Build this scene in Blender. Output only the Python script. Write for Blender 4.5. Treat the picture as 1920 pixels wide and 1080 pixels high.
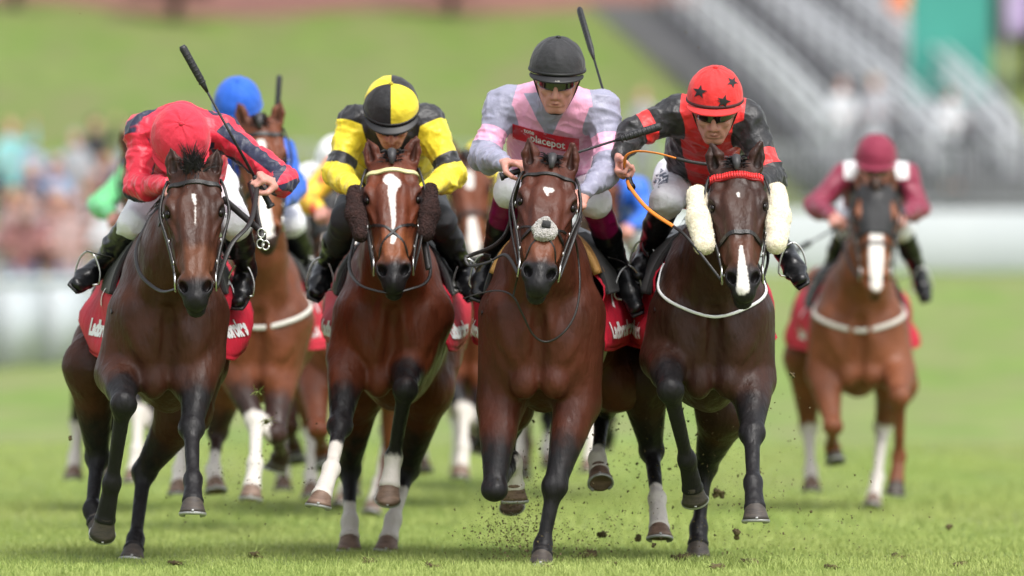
import bpy, math, random
import numpy as np
from mathutils import Vector, Matrix
from mathutils.bvhtree import BVHTree
for o in list(bpy.data.objects): bpy.data.objects.remove(o)
scene = bpy.context.scene
col = scene.collection
# ---------------------------------------------------------------- camera
CAM_H, CAM_D = 0.85, 30.0
PXM = 470.0                                   # photograph pixels per metre at the plane of the leading horses
cd = bpy.data.cameras.new("camera"); cam = bpy.data.objects.new("camera", cd); col.objects.link(cam)
cam.location = (0, -CAM_D, CAM_H); cam.rotation_euler = (math.radians(90), 0, 0)
cd.sensor_width = 36; cd.lens = 36*CAM_D*PXM/1920.0
cd.shift_y = 120/1920.0
cd.clip_start = 1; cd.clip_end = 2000
cd.dof.use_dof = True; cd.dof.focus_distance = 29.55; cd.dof.aperture_fstop = 2.1; cd.dof.aperture_blades = 0
scene.camera = cam
# ---------------------------------------------------------------- daylight
SUN_EL, SUN_AZ = math.radians(58), math.radians(150)
w = bpy.data.worlds.new("World"); scene.world = w; w.use_nodes = True
nt = w.node_tree; bg = nt.nodes['Background']
sky = nt.nodes.new('ShaderNodeTexSky'); sky.sky_type = 'NISHITA'; sky.sun_disc = False
sky.sun_elevation = SUN_EL; sky.sun_rotation = SUN_AZ; sky.air_density = 1.0; sky.dust_density = 4.0; sky.ozone_density = 1.0
hs = nt.nodes.new('ShaderNodeHueSaturation'); hs.inputs['Saturation'].default_value = 0.28
nt.links.new(sky.outputs[0], hs.inputs['Color']); nt.links.new(hs.outputs[0], bg.inputs['Color'])
bg.inputs['Strength'].default_value = 0.15
sd = bpy.data.lights.new("sun", 'SUN'); sd.energy = 1.2; sd.angle = math.radians(24); sd.color = (1.0, 0.97, 0.93)
so = bpy.data.objects.new("sun", sd); col.objects.link(so)
sv = Vector((math.sin(SUN_AZ)*math.cos(SUN_EL), math.cos(SUN_AZ)*math.cos(SUN_EL), math.sin(SUN_EL)))
so.rotation_euler = sv.to_track_quat('Z', 'Y').to_euler()
so.location = (10, -20, 30)
scene.view_settings.view_transform = 'Standard'; scene.view_settings.look = 'None'
scene.view_settings.gamma = 1.0; scene.view_settings.exposure = 0.84
# ---------------------------------------------------------------- small maths
V = lambda *a: np.array(a, dtype=float)
def nrm(v): v = np.asarray(v, float); return v/(np.linalg.norm(v)+1e-12)
def lerp(a, b, t): return np.asarray(a, float)*(1-t)+np.asarray(b, float)*t
def P(px, py, Y):
    s = (CAM_D+Y)/(PXM*CAM_D)
    return V((px-960)*s, Y, CAM_H-(py-660)*s)
def srgb(r, g, b):
    f = lambda c: (c/12.92 if c <= .04045 else ((c+.055)/1.055)**2.4)
    return (f(r/255), f(g/255), f(b/255), 1)
def vnoise(p, seed=0):
    p = np.asarray(p, float); i = np.floor(p).astype(np.int64); f = p-i; f = f*f*(3-2*f)
    def h(a, b, c):
        n = (a*73856093) ^ (b*19349663) ^ (c*83492791) ^ (seed*2654435761 % 2**31)
        n = (n ^ (n >> 13))*1274126177 & 0x7fffffff; n = (n ^ (n >> 16))*69069 & 0x7fffffff
        return (n % 10007)/10007.0
    x, y, z = i[:, 0], i[:, 1], i[:, 2]; fx, fy, fz = f[:, 0], f[:, 1], f[:, 2]; r = 0
    for a in (0, 1):
        for b in (0, 1):
            for c in (0, 1):
                r = r+h(x+a, y+b, z+c)*(fx if a else 1-fx)*(fy if b else 1-fy)*(fz if c else 1-fz)
    return r*2-1
# ---------------------------------------------------------------- implicit surfaces
def _perp(ax, side):
    side = np.asarray(side, float); u = side-ax*np.dot(side, ax)
    if np.linalg.norm(u) < 1e-3: u = V(0, 0, 1)-ax*ax[2]
    if np.linalg.norm(u) < 1e-3: u = V(0, 1, 0)-ax*ax[1]
    u = nrm(u); return u, np.cross(ax, u)
class Seg:
    def __init__(s, a, b, ra, rb, side=(1, 0, 0)):
        s.a = np.asarray(a, float); s.b = np.asarray(b, float)
        s.ra = (ra, ra) if np.isscalar(ra) else ra; s.rb = (rb, rb) if np.isscalar(rb) else rb
        d = s.b-s.a; s.L = np.linalg.norm(d)+1e-9; s.ax = d/s.L; s.u, s.v = _perp(s.ax, side)
        m = max(s.ra+s.rb); s.asp = max(max(s.ra)/min(s.ra), max(s.rb)/min(s.rb), m/min(s.ra+s.rb)*.5); s.lo = np.minimum(s.a, s.b)-m; s.hi = np.maximum(s.a, s.b)+m
    def t(s, X, Y, Z):
        return ((X-s.a[0])*s.ax[0]+(Y-s.a[1])*s.ax[1]+(Z-s.a[2])*s.ax[2])/s.L
    def d(s, X, Y, Z):
        x, y, z = X-s.a[0], Y-s.a[1], Z-s.a[2]
        t = (x*s.ax[0]+y*s.ax[1]+z*s.ax[2])/s.L; c = np.clip(t, 0, 1)
        u = x*s.u[0]+y*s.u[1]+z*s.u[2]; v = x*s.v[0]+y*s.v[1]+z*s.v[2]
        ru = s.ra[0]+(s.rb[0]-s.ra[0])*c; rv = s.ra[1]+(s.rb[1]-s.ra[1])*c; e = (t-c)*s.L/(.5*(ru+rv))
        return (np.sqrt((u/ru)**2+(v/rv)**2+e*e)-1)*np.minimum(ru, rv)
class Ell:
    def __init__(s, c, r, ax=None):
        s.c = np.asarray(c, float); s.r = (r, r, r) if np.isscalar(r) else r; s.A = np.eye(3) if ax is None else np.array([nrm(q) for q in ax])
        m = max(s.r); s.asp = m/min(s.r); s.lo = s.c-m; s.hi = s.c+m
    def d(s, X, Y, Z):
        x, y, z = X-s.c[0], Y-s.c[1], Z-s.c[2]; q = 0
        for i in range(3): q = q+((x*s.A[i][0]+y*s.A[i][1]+z*s.A[i][2])/s.r[i])**2
        return (np.sqrt(q)-1)*min(s.r)
class Half:                                     # keeps the side the normal points away from
    def __init__(s, c, n): s.c = np.asarray(c, float); s.n = nrm(n); s.asp = 1; s.lo = s.c-9; s.hi = s.c+9
    def d(s, X, Y, Z): return (X-s.c[0])*s.n[0]+(Y-s.c[1])*s.n[1]+(Z-s.c[2])*s.n[2]
def surfnet(F, lo, h):
    S = F < 0
    c = S[:-1, :-1, :-1].astype(np.int8)
    c = c+S[1:, :-1, :-1]+S[:-1, 1:, :-1]+S[:-1, :-1, 1:]+S[1:, 1:, :-1]+S[1:, :-1, 1:]+S[:-1, 1:, 1:]+S[1:, 1:, 1:]
    act = (c > 0) & (c < 8); I, J, K = np.nonzero(act)
    idx = -np.ones(act.shape, np.int64); idx[I, J, K] = np.arange(len(I))
    cv = {}
    for a in (0, 1):
        for b in (0, 1):
            for e in (0, 1): cv[a, b, e] = F[I+a, J+b, K+e]
    pos = np.zeros((len(I), 3)); n = np.zeros(len(I))
    for (p, q) in [(p, q) for p in cv for q in cv if sum(q)-sum(p) == 1 and sum(abs(p[i]-q[i]) for i in range(3)) == 1]:
        A, B = cv[p], cv[q]; m = (A < 0) != (B < 0); t = np.where(m, A/np.where(m, A-B, 1), 0)
        for i in range(3): pos[:, i] += np.where(m, p[i]+(q[i]-p[i])*t, 0)
        n += m
    v = np.stack([I, J, K], 1)+pos/n[:, None]
    v = v*h+lo; fs = []
    for ax in range(3):
        sl0 = [slice(1, -1)]*3; sl1 = [slice(1, -1)]*3; sl0[ax] = slice(0, -1); sl1[ax] = slice(1, None)
        A, B = S[tuple(sl0)], S[tuple(sl1)]; m = A != B; i = list(np.nonzero(m)); a0 = A[m]
        o = [(1 if k != ax else 0) for k in range(3)]; i = [i[k]+o[k] for k in range(3)]
        u, w_ = (ax+1) % 3, (ax+2) % 3
        def g(du, dw):
            j = [x.copy() for x in i]; j[u] = j[u]+du; j[w_] = j[w_]+dw; return idx[j[0], j[1], j[2]]
        q = np.stack([g(-1, -1), g(0, -1), g(0, 0), g(-1, 0)], 1)
        q = np.where(a0[:, None], q, q[:, ::-1]); fs.append(q)
    f = np.concatenate(fs); f = f[(f >= 0).all(1)]
    return v, f
def smooth(v, f, it=2, lam=.5):
    e = np.concatenate([f[:, [0, 1]], f[:, [1, 2]], f[:, [2, 3]], f[:, [3, 0]]]); e = np.concatenate([e, e[:, ::-1]])
    n = len(v); cnt = np.bincount(e[:, 0], minlength=n)+1e-9
    for _ in range(it):
        a = np.stack([np.bincount(e[:, 0], v[e[:, 1], k], n) for k in range(3)], 1)/cnt[:, None]
        v = v+(a-v)*lam
    return v
class Sdf:
    def __init__(s): s.p = []
    def add(s, prim, k=.02, tag=None): s.p.append((prim, k, 1, tag)); return prim
    def sub(s, prim, k=.01): s.p.append((prim, k, -1, None)); return prim
    def seg(s, a, b, ra, rb, k=.02, side=(1, 0, 0), tag=None): return s.add(Seg(a, b, ra, rb, side), k, tag)
    def ell(s, c, r, k=.02, ax=None, tag=None): return s.add(Ell(c, r, ax), k, tag)
    def grid(s, lo, hi, h):
        n = np.maximum(np.ceil((hi-lo)/h).astype(int)+1, 3); F = np.full(n, 1.0, np.float32)
        ax = [lo[i]+np.arange(n[i])*h for i in range(3)]
        for (p, k, op, _) in s.p:
            m = k*p.asp+2.5*h; i0 = np.clip(np.floor((p.lo-m-lo)/h).astype(int), 0, n); i1 = np.clip(np.ceil((p.hi+m-lo)/h).astype(int)+1, 0, n)
            if (i1 <= i0).any(): continue
            sl = tuple(slice(i0[i], i1[i]) for i in range(3))
            X = ax[0][sl[0]][:, None, None]; Y = ax[1][sl[1]][None, :, None]; Z = ax[2][sl[2]][None, None, :]
            d = p.d(X, Y, Z); f = F[sl]
            if op > 0: hh = np.maximum(k-np.abs(f-d), 0)/k; F[sl] = np.minimum(f, d)-hh*hh*k*.25
            else: d = -d; hh = np.maximum(k-np.abs(f-d), 0)/k; F[sl] = np.maximum(f, d)+hh*hh*k*.25
        return F
    def mesh(s, h, fine=(), it=2):
        lo = np.min([p.lo for p, k, o, _ in s.p if o > 0], 0)-3*h; hi = np.max([p.hi for p, k, o, _ in s.p if o > 0], 0)+3*h
        v, f = surfnet(s.grid(lo, hi, h), lo, h); v = smooth(v, f, it)
        for (bl, bh, hf) in fine:
            bl, bh = np.asarray(bl, float), np.asarray(bh, float)
            m = ((v > bl+h) & (v < bh-h)).all(1); f = f[~m[f].all(1)]
            v2, f2 = surfnet(s.grid(bl, bh, hf), bl, hf); v2 = smooth(v2, f2, it)
            f = np.concatenate([f, f2+len(v)]); v = np.concatenate([v, v2])
        u = np.unique(f); r = -np.ones(len(v), np.int64); r[u] = np.arange(len(u))
        return v[u], r[f]
def vnormals(v, f):
    n = np.cross(v[f[:, 2]]-v[f[:, 0]], v[f[:, 3]]-v[f[:, 1]]); r = np.zeros_like(v)
    for k in range(3):
        for c in range(4): r[:, k] += np.bincount(f[:, c], n[:, k], len(v))
    return r/(np.linalg.norm(r, axis=1)[:, None]+1e-12)
# ---------------------------------------------------------------- mesh objects
def obj(name, v, f, m, parent=None, org=(0, 0, 0), attrs=None, flat=False):
    v = np.asarray(v, float)-np.asarray(org, float); me = bpy.data.meshes.new(name)
    if isinstance(f, np.ndarray):
        me.vertices.add(len(v)); me.vertices.foreach_set('co', v.astype(np.float32).ravel())
        k = f.shape[1]; me.loops.add(f.size); me.loops.foreach_set('vertex_index', f.astype(np.int32).ravel())
        me.polygons.add(len(f)); me.polygons.foreach_set('loop_start', np.arange(0, f.size, k, dtype=np.int32))
        me.update(calc_edges=True)
    else: me.from_pydata([tuple(x) for x in v], [], [tuple(x) for x in f]); me.update()
    if not flat: me.polygons.foreach_set('use_smooth', np.ones(len(me.polygons), bool))
    for n, a in (attrs or {}).items():
        at = me.attributes.new(n, 'FLOAT', 'POINT'); at.data.foreach_set('value', np.clip(a, -.3, .3).astype(np.float32))
    if m: me.materials.append(m)
    o = bpy.data.objects.new(name, me); col.objects.link(o)
    if parent: o.parent = parent
    return o
def thing(name, label, cat, loc=(0, 0, 0), group=None):
    o = bpy.data.objects.new(name, None); col.objects.link(o); o.location = tuple(loc); o.empty_display_size = .2
    return tag(o, label, cat, group)
def tag(o, label=None, cat=None, group=None, kind=None):
    if label: o['label'] = label
    if cat: o['category'] = cat
    if group: o['group'] = group
    if kind: o['kind'] = kind
    return o
class MB:
    def __init__(s): s.v = []; s.f = []
    def add(s, v, f): n = len(s.v); s.v += [np.asarray(x, float) for x in v]; s.f += [tuple(i+n for i in q) for q in f]; return s
    def box(s, c, sz, ax=None):
        c = np.asarray(c, float); A = np.eye(3) if ax is None else np.array(ax); sz = np.asarray(sz)/2
        v = [c+A[0]*sz[0]*i+A[1]*sz[1]*j+A[2]*sz[2]*k for i in (-1, 1) for j in (-1, 1) for k in (-1, 1)]
        return s.add(v, [(0, 1, 3, 2), (4, 6, 7, 5), (0, 4, 5, 1), (2, 3, 7, 6), (0, 2, 6, 4), (1, 5, 7, 3)])
    def tube(s, pts, r, n=8, cap=True, sm=4, flat=1.0, side=(0, 0, 1)):
        pts = [np.asarray(p, float) for p in pts]; r = [r]*len(pts) if np.isscalar(r) else list(r)
        if sm > 1 and len(pts) > 2: pts, r = catmull(pts, r, sm)
        v = []; N = len(pts); prev = None
        for i, p in enumerate(pts):
            t = nrm(pts[min(i+1, N-1)]-pts[max(i-1, 0)]); u, w_ = _perp(t, side if prev is None else prev); prev = u
            for k in range(n):
                a = 2*math.pi*k/n; v.append(p+(u*math.cos(a)+w_*math.sin(a)*flat)*r[i])
        f = [(i*n+k, i*n+(k+1) % n, (i+1)*n+(k+1) % n, (i+1)*n+k) for i in range(N-1) for k in range(n)]
        if cap: f += [tuple(range(n))[::-1], tuple((N-1)*n+k for k in range(n))]
        return s.add(v, f)
    def grid(s, fn, nu, nv, closed=False):
        v = [fn(i/(nu-1), j/(nv-1)) for i in range(nu) for j in range(nv)]
        return s.add(v, [(i*nv+j, i*nv+j+1, (i+1)*nv+j+1, (i+1)*nv+j) for i in range(nu-1) for j in range(nv-1)])
    def build(s, name, m, parent=None, org=(0, 0, 0), flat=False, solid=0, attrs=None):
        o = obj(name, s.v, s.f, m, parent, org, flat=flat, attrs=attrs)
        if solid: md = o.modifiers.new('thickness', 'SOLIDIFY'); md.thickness = solid; md.offset = 0
        return o
def catmull(pts, r, sm):
    q, rr = [], []; N = len(pts)
    for i in range(N-1):
        a, b, c, d = pts[max(i-1, 0)], pts[i], pts[i+1], pts[min(i+2, N-1)]
        for k in range(sm):
            t = k/sm; q.append(.5*((2*b)+(c-a)*t+(2*a-5*b+4*c-d)*t*t+(3*b-a-3*c+d)*t**3)); rr.append(r[i]*(1-t)+r[i+1]*t)
    q.append(pts[-1]); rr.append(r[-1]); return q, rr
def bvh_of(v, f): return BVHTree.FromPolygons(v.tolist(), f.tolist())
def strap(bvh, pts, width, off=.003, th=.004, sm=6, snap=True):
    """a flat leather strap laid on a surface"""
    pts = [np.asarray(p, float) for p in pts]; q, _ = catmull(pts, [1]*len(pts), sm); P_, N_ = [], []
    for p in q:
        loc, n, i, d = bvh.find_nearest(Vector(p)); loc, n = np.array(loc), np.array(n)
        P_.append(loc+n*off if snap else p); N_.append(n)
    for _ in range(2): N_ = [nrm(N_[max(i-1, 0)]+N_[i]*2+N_[min(i+1, len(N_)-1)]) for i in range(len(N_))]
    for _ in range(2): P_ = [P_[i] if i in (0, len(P_)-1) else (P_[i-1]+2*P_[i]+P_[i+1])/4 for i in range(len(P_))]
    v, f = [], []
    for i, p in enumerate(P_):
        t = nrm(P_[min(i+1, len(P_)-1)]-P_[max(i-1, 0)]); s = nrm(np.cross(t, N_[i])); n = N_[i]
        for a, b in ((-1, -1), (-.8, 1), (.8, 1), (1, -1)): v.append(p+s*a*width/2+n*b*th)
    for i in range(len(P_)-1):
        for k in range(4): f.append((i*4+k, i*4+(k+1) % 4, i*4+4+(k+1) % 4, i*4+4+k))
    m = MB(); m.add(v, f); return m
# ---------------------------------------------------------------- materials
def mat(name, color, rough=.5, metal=0, layers=(), bump=None, var=None, sheen=0, coat=0, spec=.5, sub=0, emit=0, rvar=None):
    """layers: (attribute, colour, half width of the edge, edge noise, noise scale); bump: (scale, strength, stretch, detail)"""
    m = bpy.data.materials.new(name); m.use_nodes = True; n = m.node_tree.nodes; L = m.node_tree.links; b = n['Principled BSDF']
    b.inputs['Roughness'].default_value = rough; b.inputs['Metallic'].default_value = metal
    b.inputs['Sheen Weight'].default_value = sheen; b.inputs['Sheen Roughness'].default_value = .5
    b.inputs['Coat Weight'].default_value = coat; b.inputs['Coat Roughness'].default_value = .15; b.inputs['Specular IOR Level'].default_value = spec
    tc = n.new('ShaderNodeTexCoord')
    def noise(scale, detail=4, stretch=(1, 1, 1)):
        mp = n.new('ShaderNodeMapping'); mp.inputs['Scale'].default_value = stretch; L.new(tc.outputs['Object'], mp.inputs['Vector'])
        t = n.new('ShaderNodeTexNoise'); t.inputs['Scale'].default_value = scale; t.inputs['Detail'].default_value = detail; L.new(mp.outputs[0], t.inputs['Vector']); return t.outputs['Fac']
    def mix(fac, a, c):
        x = n.new('ShaderNodeMix'); x.data_type = 'RGBA'
        if hasattr(fac, 'links'): L.new(fac, x.inputs[0])
        else: x.inputs[0].default_value = fac
        for k, s in ((6, a), (7, c)):
            if hasattr(s, 'links'): L.new(s, x.inputs[k])
            else: x.inputs[k].default_value = s
        return x.outputs[2]
    c = color
    if rvar:
        rm = n.new('ShaderNodeMapRange'); rm.inputs[1].default_value = .3; rm.inputs[2].default_value = .7; rm.inputs[3].default_value = rvar[0]; rm.inputs[4].default_value = rvar[1]; L.new(noise(rvar[2], 5), rm.inputs[0]); L.new(rm.outputs[0], b.inputs['Roughness'])
    if var:                                   # (second colour, scale, contrast)
        vs = var if isinstance(var, list) else [var]
        for vr in vs:
            mr = n.new('ShaderNodeMapRange'); mr.inputs[1].default_value = .5-.5/vr[2]; mr.inputs[2].default_value = .5+.5/vr[2]
            L.new(noise(vr[1], 5, vr[3] if len(vr) > 3 else (1, 1, 1)), mr.inputs[0]); c = mix(mr.outputs[0], c, vr[0])
    for ly in layers:
        at = n.new('ShaderNodeAttribute'); at.attribute_name = ly[0]; e = ly[2]; f = at.outputs['Fac']
        if len(ly) > 3 and ly[3]:
            ns = noise(ly[4] if len(ly) > 4 else 60, 4); ma = n.new('ShaderNodeMath'); ma.operation = 'MULTIPLY_ADD'
            L.new(ns, ma.inputs[0]); ma.inputs[1].default_value = ly[3]*2; ma.inputs[2].default_value = -ly[3]
            ad = n.new('ShaderNodeMath'); L.new(f, ad.inputs[0]); L.new(ma.outputs[0], ad.inputs[1]); f = ad.outputs[0]
        mr = n.new('ShaderNodeMapRange'); mr.inputs[1].default_value = -e; mr.inputs[2].default_value = e; mr.interpolation_type = 'SMOOTHSTEP'
        L.new(f, mr.inputs[0]); c = mix(mr.outputs[0], c, ly[1])
    if hasattr(c, 'links'): L.new(c, b.inputs['Base Color'])
    else: b.inputs['Base Color'].default_value = c
    if bump:
        bs = bump if isinstance(bump, list) else [bump]; last = None
        for q in bs:
            bn = n.new('ShaderNodeBump'); bn.inputs['Strength'].default_value = q[1]; bn.inputs['Distance'].default_value = q[4] if len(q) > 4 else .01
            L.new(noise(q[0], q[3] if len(q) > 3 else 3, q[2] if len(q) > 2 else (1, 1, 1)), bn.inputs['Height'])
            if last: L.new(last, bn.inputs['Normal'])
            last = bn.outputs[0]
        L.new(last, b.inputs['Normal'])
    if sub: b.inputs['Subsurface Weight'].default_value = sub; b.inputs['Subsurface Radius'].default_value = (.01, .004, .002); b.inputs['Subsurface Scale'].default_value = .5
    return m
M = {}
M['leather'] = mat('black_leather', (.012, .010, .009, 1), .38, bump=(300, .2))
M['brown_leather'] = mat('dark_brown_leather', (.035, .016, .009, 1), .4, bump=(300, .2))
M['tan'] = mat('tan_leather', (.50, .27, .08, 1), .6, bump=(150, .3), var=((.38, .19, .05, 1), 25, 2))
M['orange'] = mat('orange_leather', (.78, .24, .03, 1), .45)
M['steel'] = mat('steel', (.62, .62, .6, 1), .28, 1)
M['shoe'] = mat('worn_aluminium', (.42, .42, .41, 1), .5, .7, bump=(120, .3))
M['eye'] = mat('eye_gloss', (.006, .003, .0025, 1), .16, spec=.35)
M['boot'] = mat('patent_boot', (.005, .005, .006, 1),   .34, coat=.12, spec=.35, bump=(28, .25, (1, 1, 2), 2))
M['whip'] = mat('whip_black', (.013, .013, .015, 1), .42, bump=(200, .3))
M['hair'] = mat('black_mane_hair', (.034, .032, .034, 1), .5)
M['brown_hair'] = mat('brown_mane_hair', (.05, .022, .011, 1), .5)
M['cream_fleece'] = mat('cream_fleece', (.84, .78, .60, 1), .95, sheen=.5, bump=[(90, .3, (1, 1, 1), 5, .02)], var=((.68, .58, .43, 1), 40, 2))
M['grey_fleece'] = mat('grey_fleece', (.50, .47, .43, 1), .95, sheen=.6, bump=[(140, .9, (1, 1, 1), 5, .02)], var=((.30, .28, .26, 1), 60, 3))
M['brown_fleece'] = mat('brown_fleece', (.045, .016, .012, 1), .95, sheen=.0, bump=[(90, .9, (1, 1, 1), 5, .02)], var=((.02, .009, .008, 1), 40, 2))
M['cloth_red'] = mat('crimson_cloth', (.62, .008, .035, 1), .7, sheen=.0, bump=[(25, .5, (1, 1, .3), 3, .02)], var=((.45, .008, .03, 1), 8, 2))
M['white'] = mat('white_fabric', (.8, .8, .8, 1), .6, bump=(30, .4))
M['pad'] = mat('black_pad', (.012, .012, .013, 1), .8, sheen=.1, bump=(120, .3))
M['girth'] = mat('white_girth', (.60, .57, .52, 1), .8, bump=(100, .3))
M['skin'] = mat('skin', (.62, .33, .25, 1), .5, sub=.15, var=((.50, .22, .17, 1), 30, 2), bump=(200, .15))
M['visor'] = mat('goggle_lens', (.006, .006, .007, 1), .06, coat=1)
M['foam_black'] = mat('helmet_peak', (.01, .01, .011, 1), .5)
# ---------------------------------------------------------------- horses
def coat_mat(name, base, dark2, points, tan, rough=.43):
    K_ = .66; ds = lambda c: (c[0]*K_*1.04+.0015, c[1]*K_*.93+.001, c[2]*K_*.9+.001, 1); base, dark2, tan = ds(base), ds(dark2), ds(tan)
    return mat(name, base, rough, layers=(('tan', tan, .03, .02, 30), ('dark', points, .035, .03, 18), ('white', (.70, .66, .62, 1), .005, .006, 90), ('sock', (.60, .56, .51, 1), .012, .024, 30)),
               var=[(dark2, 3.2, 1.6), (tuple(x*1.35 for x in base[:3])+(1,), 7, 2.2)], spec=.26, sheen=.0, rvar=(.34, .60, 14),
               bump=[(6, .8, (1, 1, .5), 4, .035), (22, .45, (1, 1, .4), 4, .018), (420, .2, (1, 1, .2), 2, .002)])
def rot_hair(mb, root, d, L, w, droop=.3, seg=4, rnd=random):
    d = nrm(d); side = nrm(np.cross(d, V(rnd.uniform(-1, 1), rnd.uniform(-1, 1), .3))); p = np.array(root, float); v = []; f = []
    for i in range(seg+1):
        t = i/seg; ww = w*(1-t)**.7+.0004; v += [p-side*ww, p+side*ww]; d = nrm(d+V(0, 0, -droop/seg)); p = p+d*L/seg
    f = [(2*i, 2*i+1, 2*i+3, 2*i+2) for i in range(seg)]; mb.add(v, f)
def hoof(fe, ho, R, ang, r, hm, parent, org, white=False):
    d = nrm(ho-fe); b = np.cross(R, d); n = nrm(d*math.cos(ang)+b*math.sin(ang)); u = nrm(R-n*np.dot(R, n)); wv = nrm(np.cross(n, u))
    if np.dot(wv, b) < 0: wv = -wv                       # wv points to the heel
    top = ho-d*.066; n2 = nrm(n*.55+d*.45); u2 = nrm(R-n2*np.dot(R, n2)); w2 = np.cross(n2, u2); w2 = w2 if np.dot(w2, b) > 0 else -w2
    N = 28; v = []; f = []; rows = [(0, .70, -.006), (.0, .77, .0), (.10, .76, 0), (.4, .84, 0), (.75, .94, 0), (1, 1.04, 0), (1, .80, -.002), (1, .45, -.010)]
    for (t, s, e) in rows:
        c = lerp(top, ho, t)+lerp(n2, n, t)*e
        if t == 0 and e < 0: c = c-n2*.01
        uu, ww = nrm(lerp(u2, u, t)), nrm(lerp(w2, w2 if t < .1 else wv, t))
        for k in range(N):
            a = 2*math.pi*k/N; ca, sa = math.cos(a), math.sin(a); fl = 1.0 if sa < 0 else .84; v.append(c+uu*ca*r*s*(.97 if sa < 0 else .93)+ww*sa*r*s*fl)
    for i in range(len(rows)-1): f += [(i*N+k, i*N+(k+1) % N, (i+1)*N+(k+1) % N, (i+1)*N+k) for k in range(N)]
    f.append(tuple((len(rows)-1)*N+k for k in range(N)))
    h = obj('hoof', v, f, hm, parent, org)
    sh = MB(); pts = []
    for k in range(25):
        a = math.radians(-90-142+284*k/24); sa = math.sin(a); pts.append(ho+n*.004+u*math.cos(a)*r*.93+wv*sa*r*.93*(1 if sa < 0 else .86))
    sh.tube(pts, .0085, 6, sm=1, flat=.6, side=n); sh.box(ho-wv*r*1.00-n*.003, (.010, .003, .010), (u, wv, n))
    sh.build('horseshoe', M['shoe'], h, (0, 0, 0)); h.children[0].data.transform(Matrix.Translation(Vector(-np.asarray(org, float))))
    return h
def make_horse(q):
    X0, Y0 = q['chest']; O = P(X0, 660, Y0); O[2] = 0; yaw = math.radians(q.get('yaw', 0))
    F = V(math.sin(yaw), -math.cos(yaw), 0); R = V(math.cos(yaw), math.sin(yaw), 0); U = V(0, 0, 1); z0 = q.get('dz', 0)
    W = lambda s, f, z: O+R*s+F*f+V(0, 0, z+z0)
    S = Sdf(); wd = q.get('wide', 1.0)
    st = [(-.03, .96, .120, .22), (-.20, .965, .172, .335), (-.50, .98, .212, .345), (-.85, 1.01, .240, .325), (-1.15, 1.06, .238, .27), (-1.40, 1.10, .230, .24), (-1.60, 1.08, .19, .20)]
    wb = q.get('barrel', 1.0); ww_ = lambda f_: wd+(wb-wd)*min(max((-f_-.25)/.5, 0), 1)
    for a, b in zip(st, st[1:]):
        S.add(Seg(W(0, a[0], a[1]), W(0, b[0], b[1]), (a[2]*ww_(a[0]), a[3]), (b[2]*ww_(b[0]), b[3]), R), .05)
    S.seg(W(0, -.30, 1.27), W(0, -.62, 1.24), .07, .08, .08)                                     # withers
    for sg in (-1, 1):
        S.ell(W(sg*.088*wd, .010, .88), (.090, .088, .150), .035, (R, F, U))                            # breast
        S.ell(W(sg*.145*wd, -.13, 1.04), (.068, .17, .22), .05, (R, nrm(F+U*.25), nrm(U-F*.25)))         # shoulder
        S.ell(W(sg*.150*wd, -.01, 1.00), (.062, .07, .085), .05, (R, F, U))
        S.ell(W(sg*.155*wb, -1.36, 1.02), (.120, .24, .27), .07, (R, F, U))                              # haunch
        S.ell(W(sg*.185*wb, -1.12, 1.33-.10), (.06, .07, .06), .06)                                      # hip
    S.sub(Seg(W(0, .115, 1.02), W(0, .085, .70), .022, .028), .045)
    for sg in (-1, 1):
        S.sub(Seg(W(sg*.095, .085, .74), W(sg*.215*wd, .060, .89), .010, .014), .035)
        S.sub(Seg(W(sg*.10, .10, 1.06), W(sg*.20*wd, .06, 1.13), .012, .014), .04)
        S.sub(Seg(W(sg*.215*wd, -.28, .92), W(sg*.235*wd, -.30, 1.18), .014, .014), .04)
        S.ell(W(sg*.06, .035, .73), (.055, .06, .07), .03, (R, F, U))
    # head frame
    hp = q['head']; pol = P(*hp['poll']); L = hp.get('L', .60); mz = P(hp['muz'][0], hp['muz'][1], hp['poll'][2])
    for _ in range(3):
        dd = mz-pol; h2 = L*L-dd[0]**2-dd[2]**2; fy = math.sqrt(max(h2, .02)); mz = P(hp['muz'][0], hp['muz'][1], hp['poll'][2]-fy)
    a = nrm(mz-pol); hy = math.radians(hp.get('yaw', 0)); hr = math.radians(hp.get('roll', 0))
    s = V(math.cos(hy)*math.cos(hr), math.sin(hy), -math.sin(hr)); s = nrm(s-a*np.dot(a, s)); o = np.cross(a, s); k = L/.60
    Hh = lambda A, B, C: pol+(a*A+s*B+o*C)*k
    hx = (a, s, o)
    def he(A, B, C, r, kk=.015): S.ell(Hh(A, B, C), tuple(x*k for x in r), kk, hx)
    def hsg(p1, p2, r1, r2, kk=.02, side=None): S.seg(Hh(*p1), Hh(*p2), r1 if not np.isscalar(r1) else r1*k, r2 if not np.isscalar(r2) else r2*k, kk, s if side is None else side)
    fr = [(.00, -.075, .075, .075), (.09, -.078, .096, .078), (.18, -.090, .098, .088), (.29, -.085, .074, .080), (.40, -.068, .056, .062), (.50, -.062, .052, .054), (.560, -.064, .042, .048)]
    for x, y in zip(fr, fr[1:]): hsg((x[0], 0, x[1]), (y[0], 0, y[1]), (x[2]*k, x[3]*k), (y[2]*k, y[3]*k), .02)
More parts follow.
